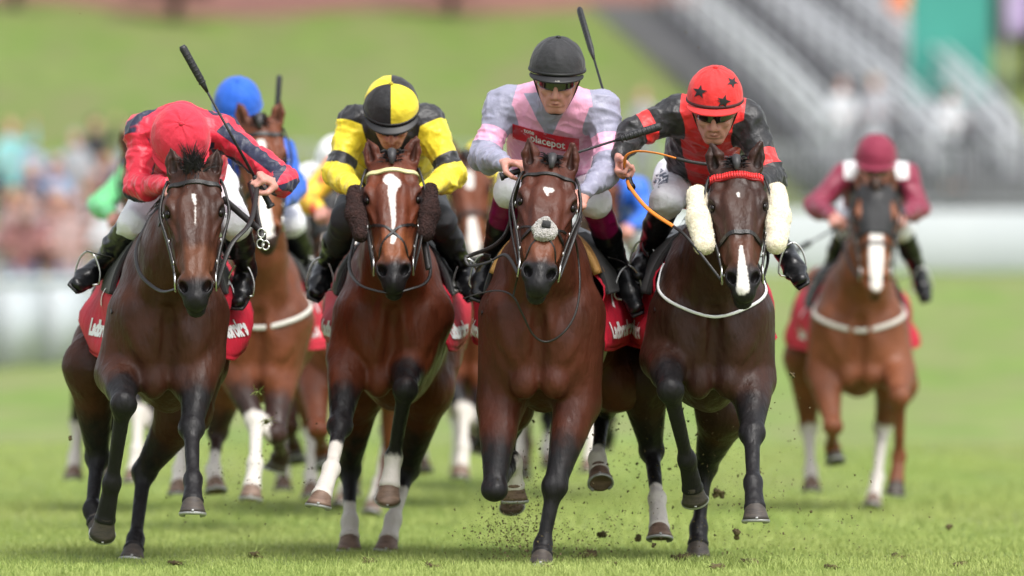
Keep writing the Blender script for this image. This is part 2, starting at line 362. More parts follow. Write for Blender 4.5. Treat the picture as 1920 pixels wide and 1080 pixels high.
    for g in (-1, 1):
        he(.20, g*.052, -.185, (.135, .030, .095), .035)          # cheek
        he(.160, g*.096, -.046, (.052, .026, .034), .022)         # orbit
        he(.135, g*.094, -.026, (.036, .022, .014), .012)         # brow
        he(.06, g*.070, -.075, (.05, .035, .055), .02)            # temple
        hsg((.22, g*.082, -.085), (.39, g*.058, -.082), .017, .009, .02)
        hsg((.12, g*.045, -.018), (.46, g*.022, -.020), .020, .016, .02)
        he(.500, g*.050, -.050, (.046, .022, .032), .014)         # nostril wall
        he(.540, g*.026, -.060, (.030, .024, .034), .014)
    he(.572, 0, -.072, (.030, .042, .030), .018)                   # upper lip
    he(.560, 0, -.125, (.042, .038, .026), .014)                  # lower lip
    hsg((.30, 0, -.175), (.52, 0, -.125), (.042, .04), (.034, .026), .03)
    for g in (-1, 1):
        S.sub(Ell(Hh(.520, g*.046, -.030), (.027*k, .0135*k, .034*k), (nrm(a-s*g*.55-o*.1), nrm(s*g+a*.55), o)), .007)
        S.sub(Ell(Hh(.172, g*.116, -.028), (.025*k, .016*k, .014*k), hx), .007)
        S.sub(Ell(Hh(.22, g*.112, -.03), (.05*k, .018*k, .02*k), hx), .02)
        S.sub(Ell(Hh(.075, g*.062, -.008), (.03*k, .016*k, .012*k), hx), .02)
    S.sub(Seg(Hh(.600, -.05, -.098), Hh(.600, .05, -.098), (.012*k, .003*k), (.012*k, .003*k), a), .006)
    for g in (-1, 1): S.seg(Hh(.20, g*.095, -.055), Hh(.30, g*.066, -.045), .010*k, .006*k, .012); S.seg(Hh(.24, g*.100, -.12), Hh(.42, g*.062, -.075), .007*k, .006*k, .008)
    # ears
    ea = hp.get('ear', (8, 8)); earpts = []
    for g, an in ((-1, ea[0]), (1, ea[1])):
        t = math.radians(an); upv = nrm(U*1.0+o*.12-a*.35); d = nrm(upv*math.cos(t)+s*g*math.sin(t)); fo = nrm(np.cross(d, s)); fo = fo if np.dot(fo, V(0, -1, 0)) > 0 else -fo
        fo = nrm(fo+s*g*.35); sd_ = nrm(np.cross(fo, d)); b0 = Hh(-.006, g*.070, -.062)
        S.seg(b0-d*.02*k, b0+d*.03*k, .030*k, .031*k, .02)
        S.seg(b0+d*.03*k, b0+d*.07*k, (.030*k, .024*k), (.032*k, .018*k), .01, sd_)
        S.seg(b0+d*.07*k, b0+d*.128*k, (.032*k, .018*k), (.004*k, .004*k), .006, sd_)
        S.sub(Seg(b0+d*.035*k+fo*.019*k, b0+d*.112*k+fo*.008*k, (.017*k, .017*k), (.005*k, .008*k), sd_), .006)
        earpts.append((b0+d*.035*k+fo*.010*k, b0+d*.11*k+fo*.003*k))
    # neck
    n3 = Hh(.035, 0, -.11); n0 = W(0, -.30, 1.10); n1 = lerp(W(0, -.02, 1.20), n3, .22); n2 = lerp(W(0, -.02, 1.22), n3, .68)
    S.seg(n0, n1, (.140, .235), (.112, .175), .08, R); S.seg(n1, n2, (.118, .185), (.084, .135), .05, R); S.seg(n2, n3, (.084, .135), (.070, .095), .04, R)
    S.seg(W(0, .02, 1.05), lerp(n2, n3, .5)-V(0, 0, .10), .055, .035, .06)                          # windpipe
    for g in (-1, 1): S.seg(W(g*.08, .02, 1.06), lerp(n2, n3, .6)+s*g*.055-V(0, 0, .06), .055, .03, .035)
    # legs
    hm = q['hoofmat']; dark = []; lowers = []; hoofs = []; wh = q.get('socks', (0, 0, 0, 0))
    legs = []
    for i, (g, j) in enumerate(zip((-1, 1), q['fore'])):
        el, kn, fe, ho = [P(*x) for x in j[:4]]; sc = q.get('leg', 1.0)
        S.seg(W(g*.145*wd, -.10, 1.00), el, .115, .094*sc, .06); S.seg(el, kn, .090*sc, .043*sc, .035); lg = nrm(kn-el); l1 = nrm(R-lg*np.dot(R, lg)); l2 = np.cross(lg, l1); l2 = l2 if np.dot(l2, F-V(0, 0, .3)) > 0 else -l2; S.ell(lerp(el, kn, .26)+l2*.024, (.064, .060, .13), .04, (l1, l2, lg)); S.ell(lerp(el, kn, .22)-l2*.045+l1*g*.01, (.040, .036, .11), .03, (l1, l2, lg))
        legs.append((el, kn, fe, ho, sc, j[4] if len(j) > 4 else 32, 0))
    for i, (g, j) in enumerate(zip((-1, 1), q['hind'])):
        sf, hk, fe, ho = [P(*x) for x in j[:4]]; sc = q.get('leg', 1.0)
        S.seg(W(g*.155*wb, -1.32, 1.02), sf, .165, .112*sc, .08); S.seg(sf, hk, .110*sc, .044*sc, .05)
        c = nrm(fe-hk); b = np.cross(R, c); S.seg(lerp(sf, hk, .55)+b*.03, hk+b*.045, .03*sc, .022*sc, .03)   # hamstring cord and point of hock
        legs.append((sf, hk, fe, ho, sc, j[4] if len(j) > 4 else 32, 1))
    whites = []
    for i, (el, kn, fe, ho, sc, ang, hind) in enumerate(legs):
        c = nrm(fe-kn); b = np.cross(R, c); d = nrm(ho-fe); cor = ho-d*.062; x = nrm(R-c*np.dot(R, c))
        S.ell(kn+c*.005, (.047*sc, .045*sc, .062*sc) if not hind else (.045*sc, .056*sc, .070*sc), .025, (x, b, c))
        S.seg(kn+x*.016, kn-x*.016, .036*sc, .036*sc, .02); S.seg(kn, fe, .034*sc, .027*sc, .018); S.seg(kn+b*.024, fe+b*.024, .018*sc, .019*sc, .015)
        S.ell(fe, (.037*sc, .040*sc, .042*sc), .022, (x, b, c)); S.ell(fe+b*.030, .024*sc, .018)
        S.seg(fe, cor, (.033*sc, .031*sc), (.042*sc, .040*sc), .02, R); S.ell(cor, (.044*sc, .044*sc, .014*sc), .01, (nrm(R), nrm(np.cross(R, d)), d))
        k0 = q.get('pts', (.35, .45))[hind]
        dark.append(Seg(lerp(kn, el, k0), kn, .085, .085)); dark.append(Seg(kn, fe, .085, .085)); dark.append(Seg(fe, ho, .085, .085))
        if wh[i] > 0: whites.append(Seg(lerp(fe, kn, max(wh[i]-.4, 0)/.6) if wh[i] > .4 else lerp(cor, fe, wh[i]/.4), fe if wh[i] > .4 else ho, .068, .068)); whites.append(Seg(fe if wh[i] > .4 else cor, ho, .068, .068))
    vx = q.get('vox', .009)
    allh = [Hh(-.22, -.16, .02), Hh(-.22, .16, .02), Hh(.64, -.12, .05), Hh(.64, .12, -.22), Hh(0, 0, -.30), Hh(-.1, .1, .1), earpts[0][1]+V(-.03, 0, .05), earpts[1][1]+V(.03, 0, .05)]
    bl, bh = np.min(allh, 0), np.max(allh, 0)
    v, f = S.mesh(vx, [(bl, bh, q.get('hvox', .0055))] if q.get('hvox', .0055) < vx else ())
    nn0 = vnormals(v, f); hl0 = ((v-pol)@a/k); bodyw = np.clip((v[:, 2]-.45)*4, .32, 1)*np.clip(-hl0*8+.2, .12, 1); loc_ = np.stack([(v-O)@R, (v-O)@F, v[:, 2]], 1)
    rg0 = 1-np.abs(vnoise(loc_*V(9, 6, 4.5)+q.get('seed', 1), 3)); rg1 = 1-np.abs(vnoise(loc_*V(22, 14, 12)+q.get('seed', 1), 6)); v = v+nn0*((rg0**3-.3)*.015*bodyw+(rg1**4-.2)*.0055*bodyw)[:, None]
    X, Y, Z = v.T; at = {}
    lx = (v-pol)@a/k; ls = (v-pol)@s/k; lo = (v-pol)@o/k
    inh = ((lx > -.05) & (lo > -.26) & (lx < .7) & (abs(ls) < .16)).astype(float)
    at['dark'] = np.max([-(p.d(X, Y, Z)) for p in dark], 0) if q.get('dark', 1) else np.full(len(v), -.3)
    mzd = np.minimum(lx-hp.get('muzdark', .475)+np.abs(ls)*.25, .3); mzd = np.where(inh > 0, mzd, -.3)
    ed = np.maximum(.030-np.sqrt((lx-.170)**2+((np.abs(ls)-.118)*1.0)**2+(lo+.05)**2), -.3)
    at['dark'] = np.maximum(np.maximum(at['dark'], mzd), ed)
    for e0, e1 in earpts: at['dark'] = np.maximum(at['dark'], .0-Seg(e0, e1, .016, .010).d(X, Y, Z)-.004)
    at['tan'] = np.where(inh > 0, np.minimum(np.minimum(lx-.34, .50-lx), .03+np.abs(ls)*.3), -.3)
    wm = np.full(len(v), -.3)
    for p in whites: wm = np.maximum(wm, -p.d(X, Y, Z))
    wsk = wm; wm = np.full(len(v), -.3)
    for bz in hp.get('blaze', []):            # ((A,B),(A,B),half width a, half width b)
        (a0, b0), (a1, b1), w0, w1 = bz; dx, dy = a1-a0, b1-b0; t = np.clip(((lx-a0)*dx+(ls-b0)*dy)/(dx*dx+dy*dy), 0, 1)
        dist = np.hypot(lx-(a0+dx*t), ls-(b0+dy*t)); wm = np.maximum(wm, np.where((inh > 0) & (lo > -.10), (w0+(w1-w0)*t)-dist, -.3))
    at['white'] = wm; at['sock'] = wsk
    root = thing('horse', q['label'], 'horse', O, 'racehorses in the chasing pack' if q.get('back') else None); og = O
    obj('body', v, f, q['coat'], root, og, at)
    for i_, (el, kn, fe, ho, sc, ang, hind) in enumerate(legs): hoof(fe, ho, R, math.radians(ang), .056*sc, HOOF_L if wh[i_] > 0 else HOOF_D, root, og)
    for g in (-1, 1):
        m = MB(); m.grid(lambda i, j: Hh(.172, g*.102, -.042)+(a*math.cos(i*6.2832)*math.sin(j*3.1416)+o*math.sin(i*6.2832)*math.sin(j*3.1416)+s*math.cos(j*3.1416)*.8)*.0168*k, 20, 12)
        m.build('eye', M['eye'], root, og)
    # hair
    rn = random.Random(q.get('seed', 1)); hmat = q.get('hair', M['hair'])
    m = MB(); fl = hp.get('forelock', 'plait')
    if fl == 'tuft':
        for i in range(46):
            r0 = Hh(rn.uniform(-.04, .02), rn.uniform(-.035, .035), -.02); cd_ = U*1.2+s*rn.uniform(-.75, .55)+o*rn.uniform(.0, .7); cl_ = rn.uniform(.05, .125)*k; dr = rn.uniform(.2, 2.0)
            for jj in range(14): rot_hair(m, r0+s*rn.uniform(-.006, .006)+o*rn.uniform(-.006, .006), cd_+V(rn.uniform(-.1, .1), rn.uniform(-.1, .1), rn.uniform(-.1, .1)), cl_*rn.uniform(.7, 1.05), .0011, dr*rn.uniform(.8, 1.2), 6, rn)
        for i in range(90): rot_hair(m, Hh(rn.uniform(-.04, .03), rn.uniform(-.03, .03), -.015), a*1.0+s*rn.uniform(-.5, .5)+o*.5, rn.uniform(.03, .07)*k, .003, .2, 4, rn)
    else:
        m.tube([Hh(-.05, 0, -.02), Hh(-.03, 0, .012), Hh(-.0, 0, .022), Hh(.025, 0, .010)], [.018, .02, .016, .008], 10)
        for i in range(160): rot_hair(m, Hh(rn.uniform(-.06, .0), rn.uniform(-.03, .03), -.015), a*.5+U*.4+s*rn.uniform(-.8, .8)+o*.6, rn.uniform(.03, .06)*k, .0028, .5, 4, rn)
    m.build('forelock', hmat, root, og)
    m = MB(); c0 = n3+(-a*.0+V(0, 0, .10)); c1 = W(0, -.40, 1.41)
    for i in range(500):
        t = rn.random(); c = lerp(c0, c1, t)+V(0, 0, .03*math.sin(t*3.14)); c = c+s*rn.uniform(-.02, .02); rot_hair(m, c, s*rn.choice((-1, 1))*.9+U*.2-F*.5, rn.uniform(.07, .13), .004, 1.2, 4, rn)
    m.build('mane', hmat, root, og)
    m = MB()
    for i in range(260):
        p0 = W(rn.uniform(-.03, .03), -1.72, 1.25+rn.uniform(-.03, .03)); rot_hair(m, p0, -F*1.0+U*rn.uniform(.1, .5)+R*rn.uniform(-.12, .12), rn.uniform(.5, .8), .006, rn.uniform(.9, 1.6), 8, rn)
    m.build('tail', hmat, root, og)
    bv = bvh_of(v, f); return dict(root=root, org=og, W=W, H=Hh, a=a, s=s, o=o, k=k, bvh=bv, R=R, F=F, q=q, wd=wd, wb=wb, pol=pol)
def ring_strap(h, f0, zc, rise, amax, w, name, m, th=.004, pw=1.6):
    pts, n_ = [], 60
    for i in range(n_+1):
        t = math.radians(-amax+2*amax*i/n_); z = zc+rise*abs(math.sin(t))**pw; c = Vector(h['W'](0, f0, z)); d = Vector(h['R']*math.sin(t)+h['F']*math.cos(t))
        hit, n, _, _ = h['bvh'].ray_cast(c+d*1.5, -d, 1.5)
        if hit is not None: pts.append((np.array(hit), np.array(n)))
    v, f = [], []
    for _ in range(3): pts = [(pts[max(i-1, 0)][0]*.25+pts[i][0]*.5+pts[min(i+1, len(pts)-1)][0]*.25, nrm(pts[max(i-1, 0)][1]+pts[i][1]+pts[min(i+1, len(pts)-1)][1])) for i in range(len(pts))]
    for i, (p, n) in enumerate(pts):
        t = nrm(pts[min(i+1, len(pts)-1)][0]-pts[max(i-1, 0)][0]); s_ = nrm(np.cross(t, n))
        for a, b in ((-1, -1), (-.8, 1), (.8, 1), (1, -1)): v.append(p+n*(.008+b*th)+s_*a*w/2)
    for i in range(len(pts)-1):
        for q in range(4): f.append((i*4+q, i*4+(q+1) % 4, i*4+4+(q+1) % 4, i*4+4+q))
    return obj(name, v, f, m, h['root'], h['org'])
def torso_pt(h, f, phi, extra):
    st = [(.0, 1.00, .18, .28), (-.20, .98, .210, .34), (-.50, .985, .218, .35), (-.85, 1.015, .247, .33), (-1.15, 1.07, .245, .27), (-1.45, 1.10, .24, .25)]
    for a, b in zip(st, st[1:]):
        if b[0] <= f: break
    t = (a[0]-f)/(a[0]-b[0]); z, hw, hh = [a[i]*(1-t)+b[i]*t for i in (1, 2, 3)]
    return h['W'](math.sin(phi)*(hw*(h['wd']+(h['wb']-h['wd'])*min(max((-f-.25)/.5, 0), 1))+extra), f, z+math.cos(phi)*(hh+extra*.7))
def sheet(h, f0, f1, p0, p1, extra, name, m, th=.004, flare=None, wob=.006, seed=0, parent=None, nu=14, nv=44, cut=None):
    mb = MB()
    def fn(i, j):
        phi = p0+(p1-p0)*j; f = f0+(f1-f0)*i
        e = extra+wob*(math.sin(9*phi+seed+4*i)+math.sin(17*phi*.7+seed*2+7*i))
        if flare: e += flare(i, phi)
        return torso_pt(h, f, phi, e)
    mb.grid(fn, nu, nv); return mb.build(name, m, parent or h['root'], h['org'], solid=th)
def make_tack(h, tk):
    H, k, bv, root, og, s, a, o = h['H'], h['k'], h['bvh'], h['root'], h['org'], h['s'], h['a'], h['o']
    lm = M[tk.get('leather', 'leather')]; bw = tk.get('w', .017)
    br = thing('bridle', None, None, (0, 0, 0)); br.parent = root
    def stp(name, pts, w=bw, m=lm, off=.003, th=.002, par=br): return strap(bv, pts, w, off, th).build(name, m, par, og, flat=True)
    stp('browband', [H(.03, -.118, -.085), H(.045, -.09, -.03), H(.05, -.045, .0), H(.05, 0, .005), H(.05, .045, .0), H(.045, .09, -.03), H(.03, .118, -.085)], bw*1.25, M[tk.get('brow', tk.get('leather', 'leather'))], .004, .0028)
    if tk.get('brow') == 'brow_red':
        m = MB()
        for i in range(23):
            t = -1+2*i/22; loc, n, _, _ = bv.find_nearest(Vector(H(.045-.012*t*t, t*.105, -.03*t*t*1.4+.005))); m.box(np.array(loc)+np.array(n)*.009, (.0075, .024, .006), (s, a, o))
        m.build('braid', M['brow_red2'], br, og)
    for g in (-1, 1):
        strap(bv, [H(.0, g*.105, -.07), H(.05, g*.121, -.055), H(.15, g*.137, -.070), H(.25, g*.116, -.075), H(.34, g*.096, -.075), H(.44, g*.080, -.085)], bw, 0, .0048, snap=False).build('cheek_strap', lm, br, og)
        if tk.get('double'): strap(bv, [H(.03, g*.122, -.10), H(.15, g*.142, -.11), H(.26, g*.125, -.11), H(.36, g*.105, -.10), H(.44, g*.085, -.10)], bw*.6, 0, .0038, snap=False).build('cheek_strap', lm, br, og)
        stp('throat_lash', [H(.02, g*.1, -.10), H(.06, g*.11, -.17), H(.10, g*.07, -.27)], bw*.7)
        for t in (.16, .28, .38):
            MB().tube([H(t, g*(.150-t*.17), -.073)+a*.010*math.cos(x)+o*.009*math.sin(x) for x in np.linspace(0, 6.2832, 13)], .0022, 6, sm=1).build('buckle', M['steel'], br, og)
        bc = H(.455, g*.072, -.098); m = MB(); pts = [bc+(a*math.cos(t)+o*math.sin(t))*.036*k+s*g*.008 for t in np.linspace(0, 2*math.pi, 25)]
        m.tube(pts, .0042, 8, sm=1); m.tube([bc, H(.47, g*.03, -.105)], .006, 8); m.build('bit_ring', M['steel'], br, og)
    nz = tk.get('noseband', 'cavesson')
    if nz in ('cavesson', 'both'): stp('noseband', [H(.33, -.075, -.13), H(.325, -.07, -.06), H(.32, -.03, -.01), H(.32, 0, .0), H(.32, .03, -.01), H(.325, .07, -.06), H(.33, .075, -.13)], bw*1.2, off=.004, th=.003)
    if nz in ('cross', 'both'):
        for g in (-1, 1):
            stp('cross_strap', [H(.25, g*.09, -.12), H(.30, g*.06, -.03), H(.35, 0, .0), H(.42, -g*.05, -.03), H(.45, -g*.065, -.10)], bw*.8)
    fz = tk.get('nosefleece')
    if fz:
        S = Sdf(); c = H(.335, 0, .018)
        for (da, ds, r) in ((-.032, 0, .026), (.030, .004, .032), (0, -.030, .026), (0, .030, .026), (.034, -.020, .024), (.02, .026, .024), (-.02, -.018, .024), (-.02, .02, .022)): S.ell(c+a*da*k+s*ds*k-o*abs(ds)*.4, r*.88, .012)
        v, f = S.mesh(.004); nn = vnormals(v, f); v = v+nn*(vnoise(v*170)*.0035)[:, None]; obj('fleece_pad', v, f, M[fz], br, og)
        MB().box(H(.335, .003, .045), (.03*k, .034*k, .008), (a, s, o)).build('pad_centre', M['pad'], br, og)
    ck = tk.get('cheekpieces')
    if ck:
        for g in (-1, 1):
            S = Sdf(); t0, t1, r0, r1, off, lean = tk.get('ckdim', (.070, .32, .044, .043, .158, .0))
            p0, p1 = H(t0, g*off, -.085), H(t1, g*(off-.018), -.080); p1 = p1+V(g*lean, 0, 0)
            S.seg(p0, lerp(p0, p1, .5)+s*g*.008, r0*.92, r0*1.06, .02); S.seg(lerp(p0, p1, .5)+s*g*.008, p1, r0*1.06, r1, .02)
            v, f = S.mesh(.006); nn = vnormals(v, f); v = v+nn*(vnoise(v*22)*.004+vnoise(v*130, 3)*.0015)[:, None]
            fo = obj('cheekpiece', v, f, M[ck], br, og); rn = random.Random(5); m = MB()
            for i in range(2600):
                j = rn.randrange(len(v)); m_d = nn[j]+V(rn.uniform(-.8, .8), rn.uniform(-.8, .8), rn.uniform(-.8, .8)); rot_hair(m, v[j]-nn[j]*.002, m_d, .0055, .0012, .3, 2, rn)
            m.build('wool_pile', M[ck], fo, og)
    if tk.get('hood'):
        S = Sdf(); cl = M[tk['hood']]
        vs, fs = [], []
        m = MB()
        def fn(i, j):
            t = -1+2*j; A = -.03+.30*i; p = H(A, t*(.125-.03*i), -.12*t*t); loc, n, _, _ = bv.find_nearest(Vector(p)); return np.array(loc)+np.array(n)*.005
        m.grid(fn, 16, 20); m.build('hood', cl, br, og, solid=.003)
    return br
def make_saddle(h, sk):
    root, og = h['root'], h['org']; pi = math.pi
    fl = sk.get('flare', .052); sa = sk.get('cloth', 1.92)
    fn_ = lambda i, phi: (fl*max(0, abs(phi)-.7)**1.25)*(.10+1.0*i)+.012*math.sin(abs(phi)*9+i*5+sk.get('seed', 0))*max(0, abs(phi)-.6)
    cl = sheet(h, -.30, -.98, -sa, sa, .020, 'saddle_cloth', M[sk.get('cmat', 'cloth_red')], .004, fn_, seed=sk.get('seed', 0))
    h['cloth'] = cl; sd0 = sk.get('seed', 0)
    def cpt(f, phi, off):
        i = (-.30-f)/.68; e = .020+.006*(math.sin(9*phi+sd0+4*i)+math.sin(17*phi*.7+sd0*2+7*i))+fn_(i, phi); return torso_pt(h, f, phi, e+off)
    for g in (-1, 1):
        for txt, size, ph0 in ((sk.get('num', '7'), .14, 1.32), ('Ladbrokes', .075, 1.70)):
            decal_text(txt, size, lambda x, y: cpt(-.42-g*x-(.14 if size < .15 else 0), g*(ph0-y/.34), .007), None, None, 0, M['white'], 'lettering', cl, h['org'], .004)
        m = MB(); m.grid(lambda i, j: cpt(-.305-.66*i, g*(sa-.012-.03*j), .0045), 12, 3); m.build('edge_binding', M['cloth_red'], cl, h['org'])
    sp = thing('saddle', None, None); sp.parent = root
    sheet(h, -.40, -.86, -.62, .62, .045, 'seat', M[sk.get('seat', 'leather')], .012, wob=.001, parent=sp)
    for g in (-1, 1):
        a0, a1 = (.45, sk.get('flap', 1.30)) if g > 0 else (-sk.get('flap', 1.30), -.45)
        sheet(h, -.33, -.72, a0, a1, .040, 'flap', M[sk.get('flapm', 'pad')], .022, wob=.0015, parent=sp, nv=20)
        if sk.get('tan'): sheet(h, -.27, -.40, (.35 if g > 0 else -1.05), (1.05 if g > 0 else -.35), .036, 'pad_roll', M['tan'], .03, wob=.001, parent=sp, nv=16)
    sheet(h, -.50, -.60, -3.14, 3.14, .010, 'girth', M['girth'], .006, wob=.0, parent=sp, nu=4, nv=60)
def decal_shape(poly, place, bv, off, m, name, parent, og, rings=6):
    n = len(poly); v = []; f = []; c = np.mean(poly, 0)
    def put(q):
        p = Vector(place(*q)); hit = bv.ray_cast(p, Vector((0, 1, 0)), 4.0)[0] or bv.find_nearest(p)[0]; v.append(np.array(hit)+V(0, -off, 0))
    put(c)
    for r_ in range(1, rings+1):
        for q in poly: put(lerp(c, q, r_/rings))
    for k in range(n): f.append((0, 1+k, 1+(k+1) % n))
    for r_ in range(rings-1):
        for k in range(n): a = 1+r_*n; f.append((a+k, a+n+k, a+n+(k+1) % n, a+(k+1) % n))
    return obj(name, v, f, m, parent, og)
def decal_text(txt, size, place, bv, direction, off, m, name, parent, og, bold=.0, squash=1.0, hold=None):
    """lettering cut as a mesh and laid on the surface it is printed on; place(u, v) gives the point in the air in front of it"""
    c = bpy.data.curves.new('letters', 'FONT'); c.body = txt; c.size = size; c.align_x = 'CENTER'; c.align_y = 'CENTER'; c.resolution_u = 3; c.offset = bold
    t = bpy.data.objects.new('letters', c); col.objects.link(t); dg = bpy.context.evaluated_depsgraph_get(); me = bpy.data.meshes.new_from_object(t.evaluated_get(dg))
    import bmesh
    bm = bmesh.new(); bm.from_mesh(me); bmesh.ops.triangulate(bm, faces=bm.faces)
    for _ in range(3):
        es = [e for e in bm.edges if e.calc_length() > size*.16]
        if es: bmesh.ops.subdivide_edges(bm, edges=es, cuts=1); bmesh.ops.triangulate(bm, faces=bm.faces)
    d = Vector(direction or (0, 1, 0)).normalized(); v = []; last = None
    for x in bm.verts:
        p = Vector(place(x.co.x*squash, x.co.y))
        if bv is None: v.append(np.array(p)); continue
        hit = bv.ray_cast(p, d, 3.0)[0]
        if hit is None: hit = bv.find_nearest(p)[0]
        v.append(np.array(hit-d*off))
    bm.verts.index_update(); f = [tuple(l.index for l in q.verts) for q in bm.faces]; bm.free()
    bpy.data.objects.remove(t); bpy.data.meshes.remove(me); bpy.data.curves.remove(c)
    return obj(name, v, f, m, parent, og, flat=True)
# ---------------------------------------------------------------- jockeys
def hand(S, w, d, pn, th, curl=(70, 80, 40), spread=1.0):
    d = nrm(d); pn = nrm(pn-d*np.dot(pn, d)); sd_ = np.cross(d, pn)
    S.seg(w, w+d*.078, (.025, .016), (.040, .014), .014, sd_)
    lens = [(.040, .024, .019), (.045, .028, .020), (.042, .026, .020), (.033, .020, .017)]
    for i, off in enumerate((.031, .0105, -.0105, -.030)):
        off *= -th if th < 0 else 1
        off = (.031, .0105, -.0105, -.030)[i]*th*spread; p = w+d*(.078+(.004, .008, .004, -.004)[i])+sd_*off; an = 0; S.ell(p, .0105, .006)
        for j, (Lk, c) in enumerate(zip(lens[i], curl)):
            an += math.radians(c*(1, .96, 1.03, 1.1)[i]); e = d*math.cos(an)+pn*math.sin(an); r = (.0098, .0088, .0078, .0068)
            S.seg(p, p+e*Lk, r[j]*(1, 1, 1, .88)[i], r[j+1]*(1, 1, 1, .88)[i], .003 if j else .008); p = p+e*Lk
    b = w+d*.026+sd_*th*.026+pn*.008; c1 = b+(d*.55+sd_*th*.5+pn*.65)*.042; c2 = c1+nrm(d*.8-sd_*th*.25+pn*.6)*.030; c3 = c2+nrm(d*.6-sd_*th*.7+pn*.4)*.024
    S.seg(b, c1, .0155, .012, .012); S.seg(c1, c2, .0115, .010, .004); S.seg(c2, c3, .0098, .008, .003)
    return w+d*.085+pn*.028, sd_
def make_person(j):
    hx, hy, hY, pit, yw, rl = j['head']; c = P(hx, hy, hY); pt, yy, rr = [math.radians(t) for t in (pit, yw, rl)]
    n = V(math.sin(yy)*math.cos(pt), -math.cos(yy)*math.cos(pt), -math.sin(pt)); r = V(math.cos(yy)*math.cos(rr), math.sin(yy)*math.cos(rr), -math.sin(rr)); r = nrm(r-n*np.dot(n, r)); u = np.cross(n, r)
    T = lambda A, B, C: c+r*A+u*B+n*C; ax = (r, u, n)
    shL, shR = [P(*x) for x in j['sh']]; elL, elR = [P(*x) for x in j['el']]; wrL, wrR = [P(*x) for x in j['wr']]; hip = P(*j['hip'])
    kL, kR = [P(*x) for x in j['kn']]; aL, aR = [P(*x) for x in j['an']]; tL, tR = [P(*x) for x in j['toe']]
    sm = (shL+shR)/2; lat = nrm(shR-shL); tx = nrm(hip-sm); dn = nrm(np.cross(tx, lat)); dn = dn if dn[2] < 0 else -dn
    hw = np.linalg.norm(shR-shL)/2; hL, hR = hip-lat*.10, hip+lat*.10
    lod = j.get('lod', 0)
    # --- body, one continuous surface
    S = Sdf()
    S.seg(sm+tx*.03, lerp(sm, hip, .5), (hw*.85, .085), (.125, .085), .04, lat); S.seg(lerp(sm, hip, .5), hip, (.125, .085), (.13, .10), .04, lat)
    S.seg(shL, shR, .045, .045, .04); S.seg(sm+tx*.02-dn*.02, T(0, -.09, -.03), .058, .052, .03)
    for a_, b_, c_, d_ in ((shL, elL, wrL, hL), (shR, elR, wrR, hR)):
        S.seg(a_, b_, .044, .036, .02); S.seg(b_, c_, .037, .025, .015)
    for h_, k_, a_, t_ in ((hL, kL, aL, tL), (hR, kR, aR, tR)):
        S.seg(h_, k_, .075, .05, .04); S.seg(k_, a_, .045, .028, .02); S.seg(a_, lerp(a_, t_, .8)+V(0, 0, -.02), .024, .016, .02)
    e = lambda A, B, C, R_, k=.012: S.ell(T(A, B, C), R_, k, ax)
    e(0, .02, -.012, (.076, .095, .096)); e(0, -.045, .028, (.062, .068, .062), .02); e(0, -.105, .052, (.027, .020, .024), .02)
    for g in (-1, 1):
        S.seg(T(g*.058, -.035, -.005), T(g*.022, -.112, .050), .022, .016, .02)                # jaw
        e(g*.043, -.030, .066, (.022, .018, .020), .014)                                      # cheekbone
        S.seg(T(g*.008, .026, .086), T(g*.050, .022, .070), .011, .009, .01)                  # brow
        S.sub(Ell(T(g*.031, .000, .094), (.018, .011, .014), ax), .006); e(g*.031, .0, .074, (.0135, .0135, .0135), .002)
        S.seg(T(g*.012, -.045, .094), T(g*.011, -.046, .098), .0095, .008, .008)
        S.ell(T(g*.076, -.012, -.008), (.010, .030, .018), .006, ax)
        S.seg(T(g*.020, -.050, .088), T(g*.034, -.082, .070), .008, .007, .014)               # nose to mouth fold
    S.seg(T(0, .018, .090), T(0, -.040, .110), .0095, .0125, .012)
    S.seg(T(-.021, -.074, .080), T(0, -.071, .093), .0058, .0068, .004); S.seg(T(.021, -.074, .080), T(0, -.071, .093), .0058, .0068, .004)
    S.seg(T(-.018, -.085, .080), T(.018, -.085, .080), .008, .008, .006); S.sub(Seg(T(-.022, -.0785, .088), T(.022, -.0785, .088), .002, .002), .003)
    grips = []; boxes = [(c-.17, c+.17, .0045 if not lod else .008)]
    for g, w_, hd in ((-1, wrL, j['hand'][0]), (1, wrR, j['hand'][1])):
        d_, pn_, th_ = hd[:3]; cu = hd[3] if len(hd) > 3 else (70, 80, 40)
        gp, gs = hand(S, w_, V(*d_), V(*pn_), th_, cu); grips.append((gp, gs)); cc = w_+nrm(V(*d_))*.07; boxes.append((cc-.11, cc+.11, .0038 if not lod else .008))
    v, f = S.mesh(.013, boxes, it=2)
    org = V(hip[0], hip[1], 0); root = thing('person', j['label'], 'jockey', org, j.get('group')); og = org
    lc = (v-c)@r, (v-c)@u, (v-c)@n
    lip = .006-np.sqrt(lc[0]**2*.09+(lc[1]+.079)**2+((lc[2]-.088)*.3)**2)-np.abs(lc[0])*.1
    body = obj('body', v, f, M['skin_face'], root, og, {'lip': lip})
    # --- helmet with its silk cap
    rx, ru, rn = j.get('hr', (.113, .122, .132)); hc = T(0, .050, -.012); N1, N2 = 30, 72; vs = []; A1 = []; rnd = random.Random(j.get('seed', 1))
    ph = [rnd.uniform(0, 6.28) for _ in range(6)]; cap = j['cap']; masks = []
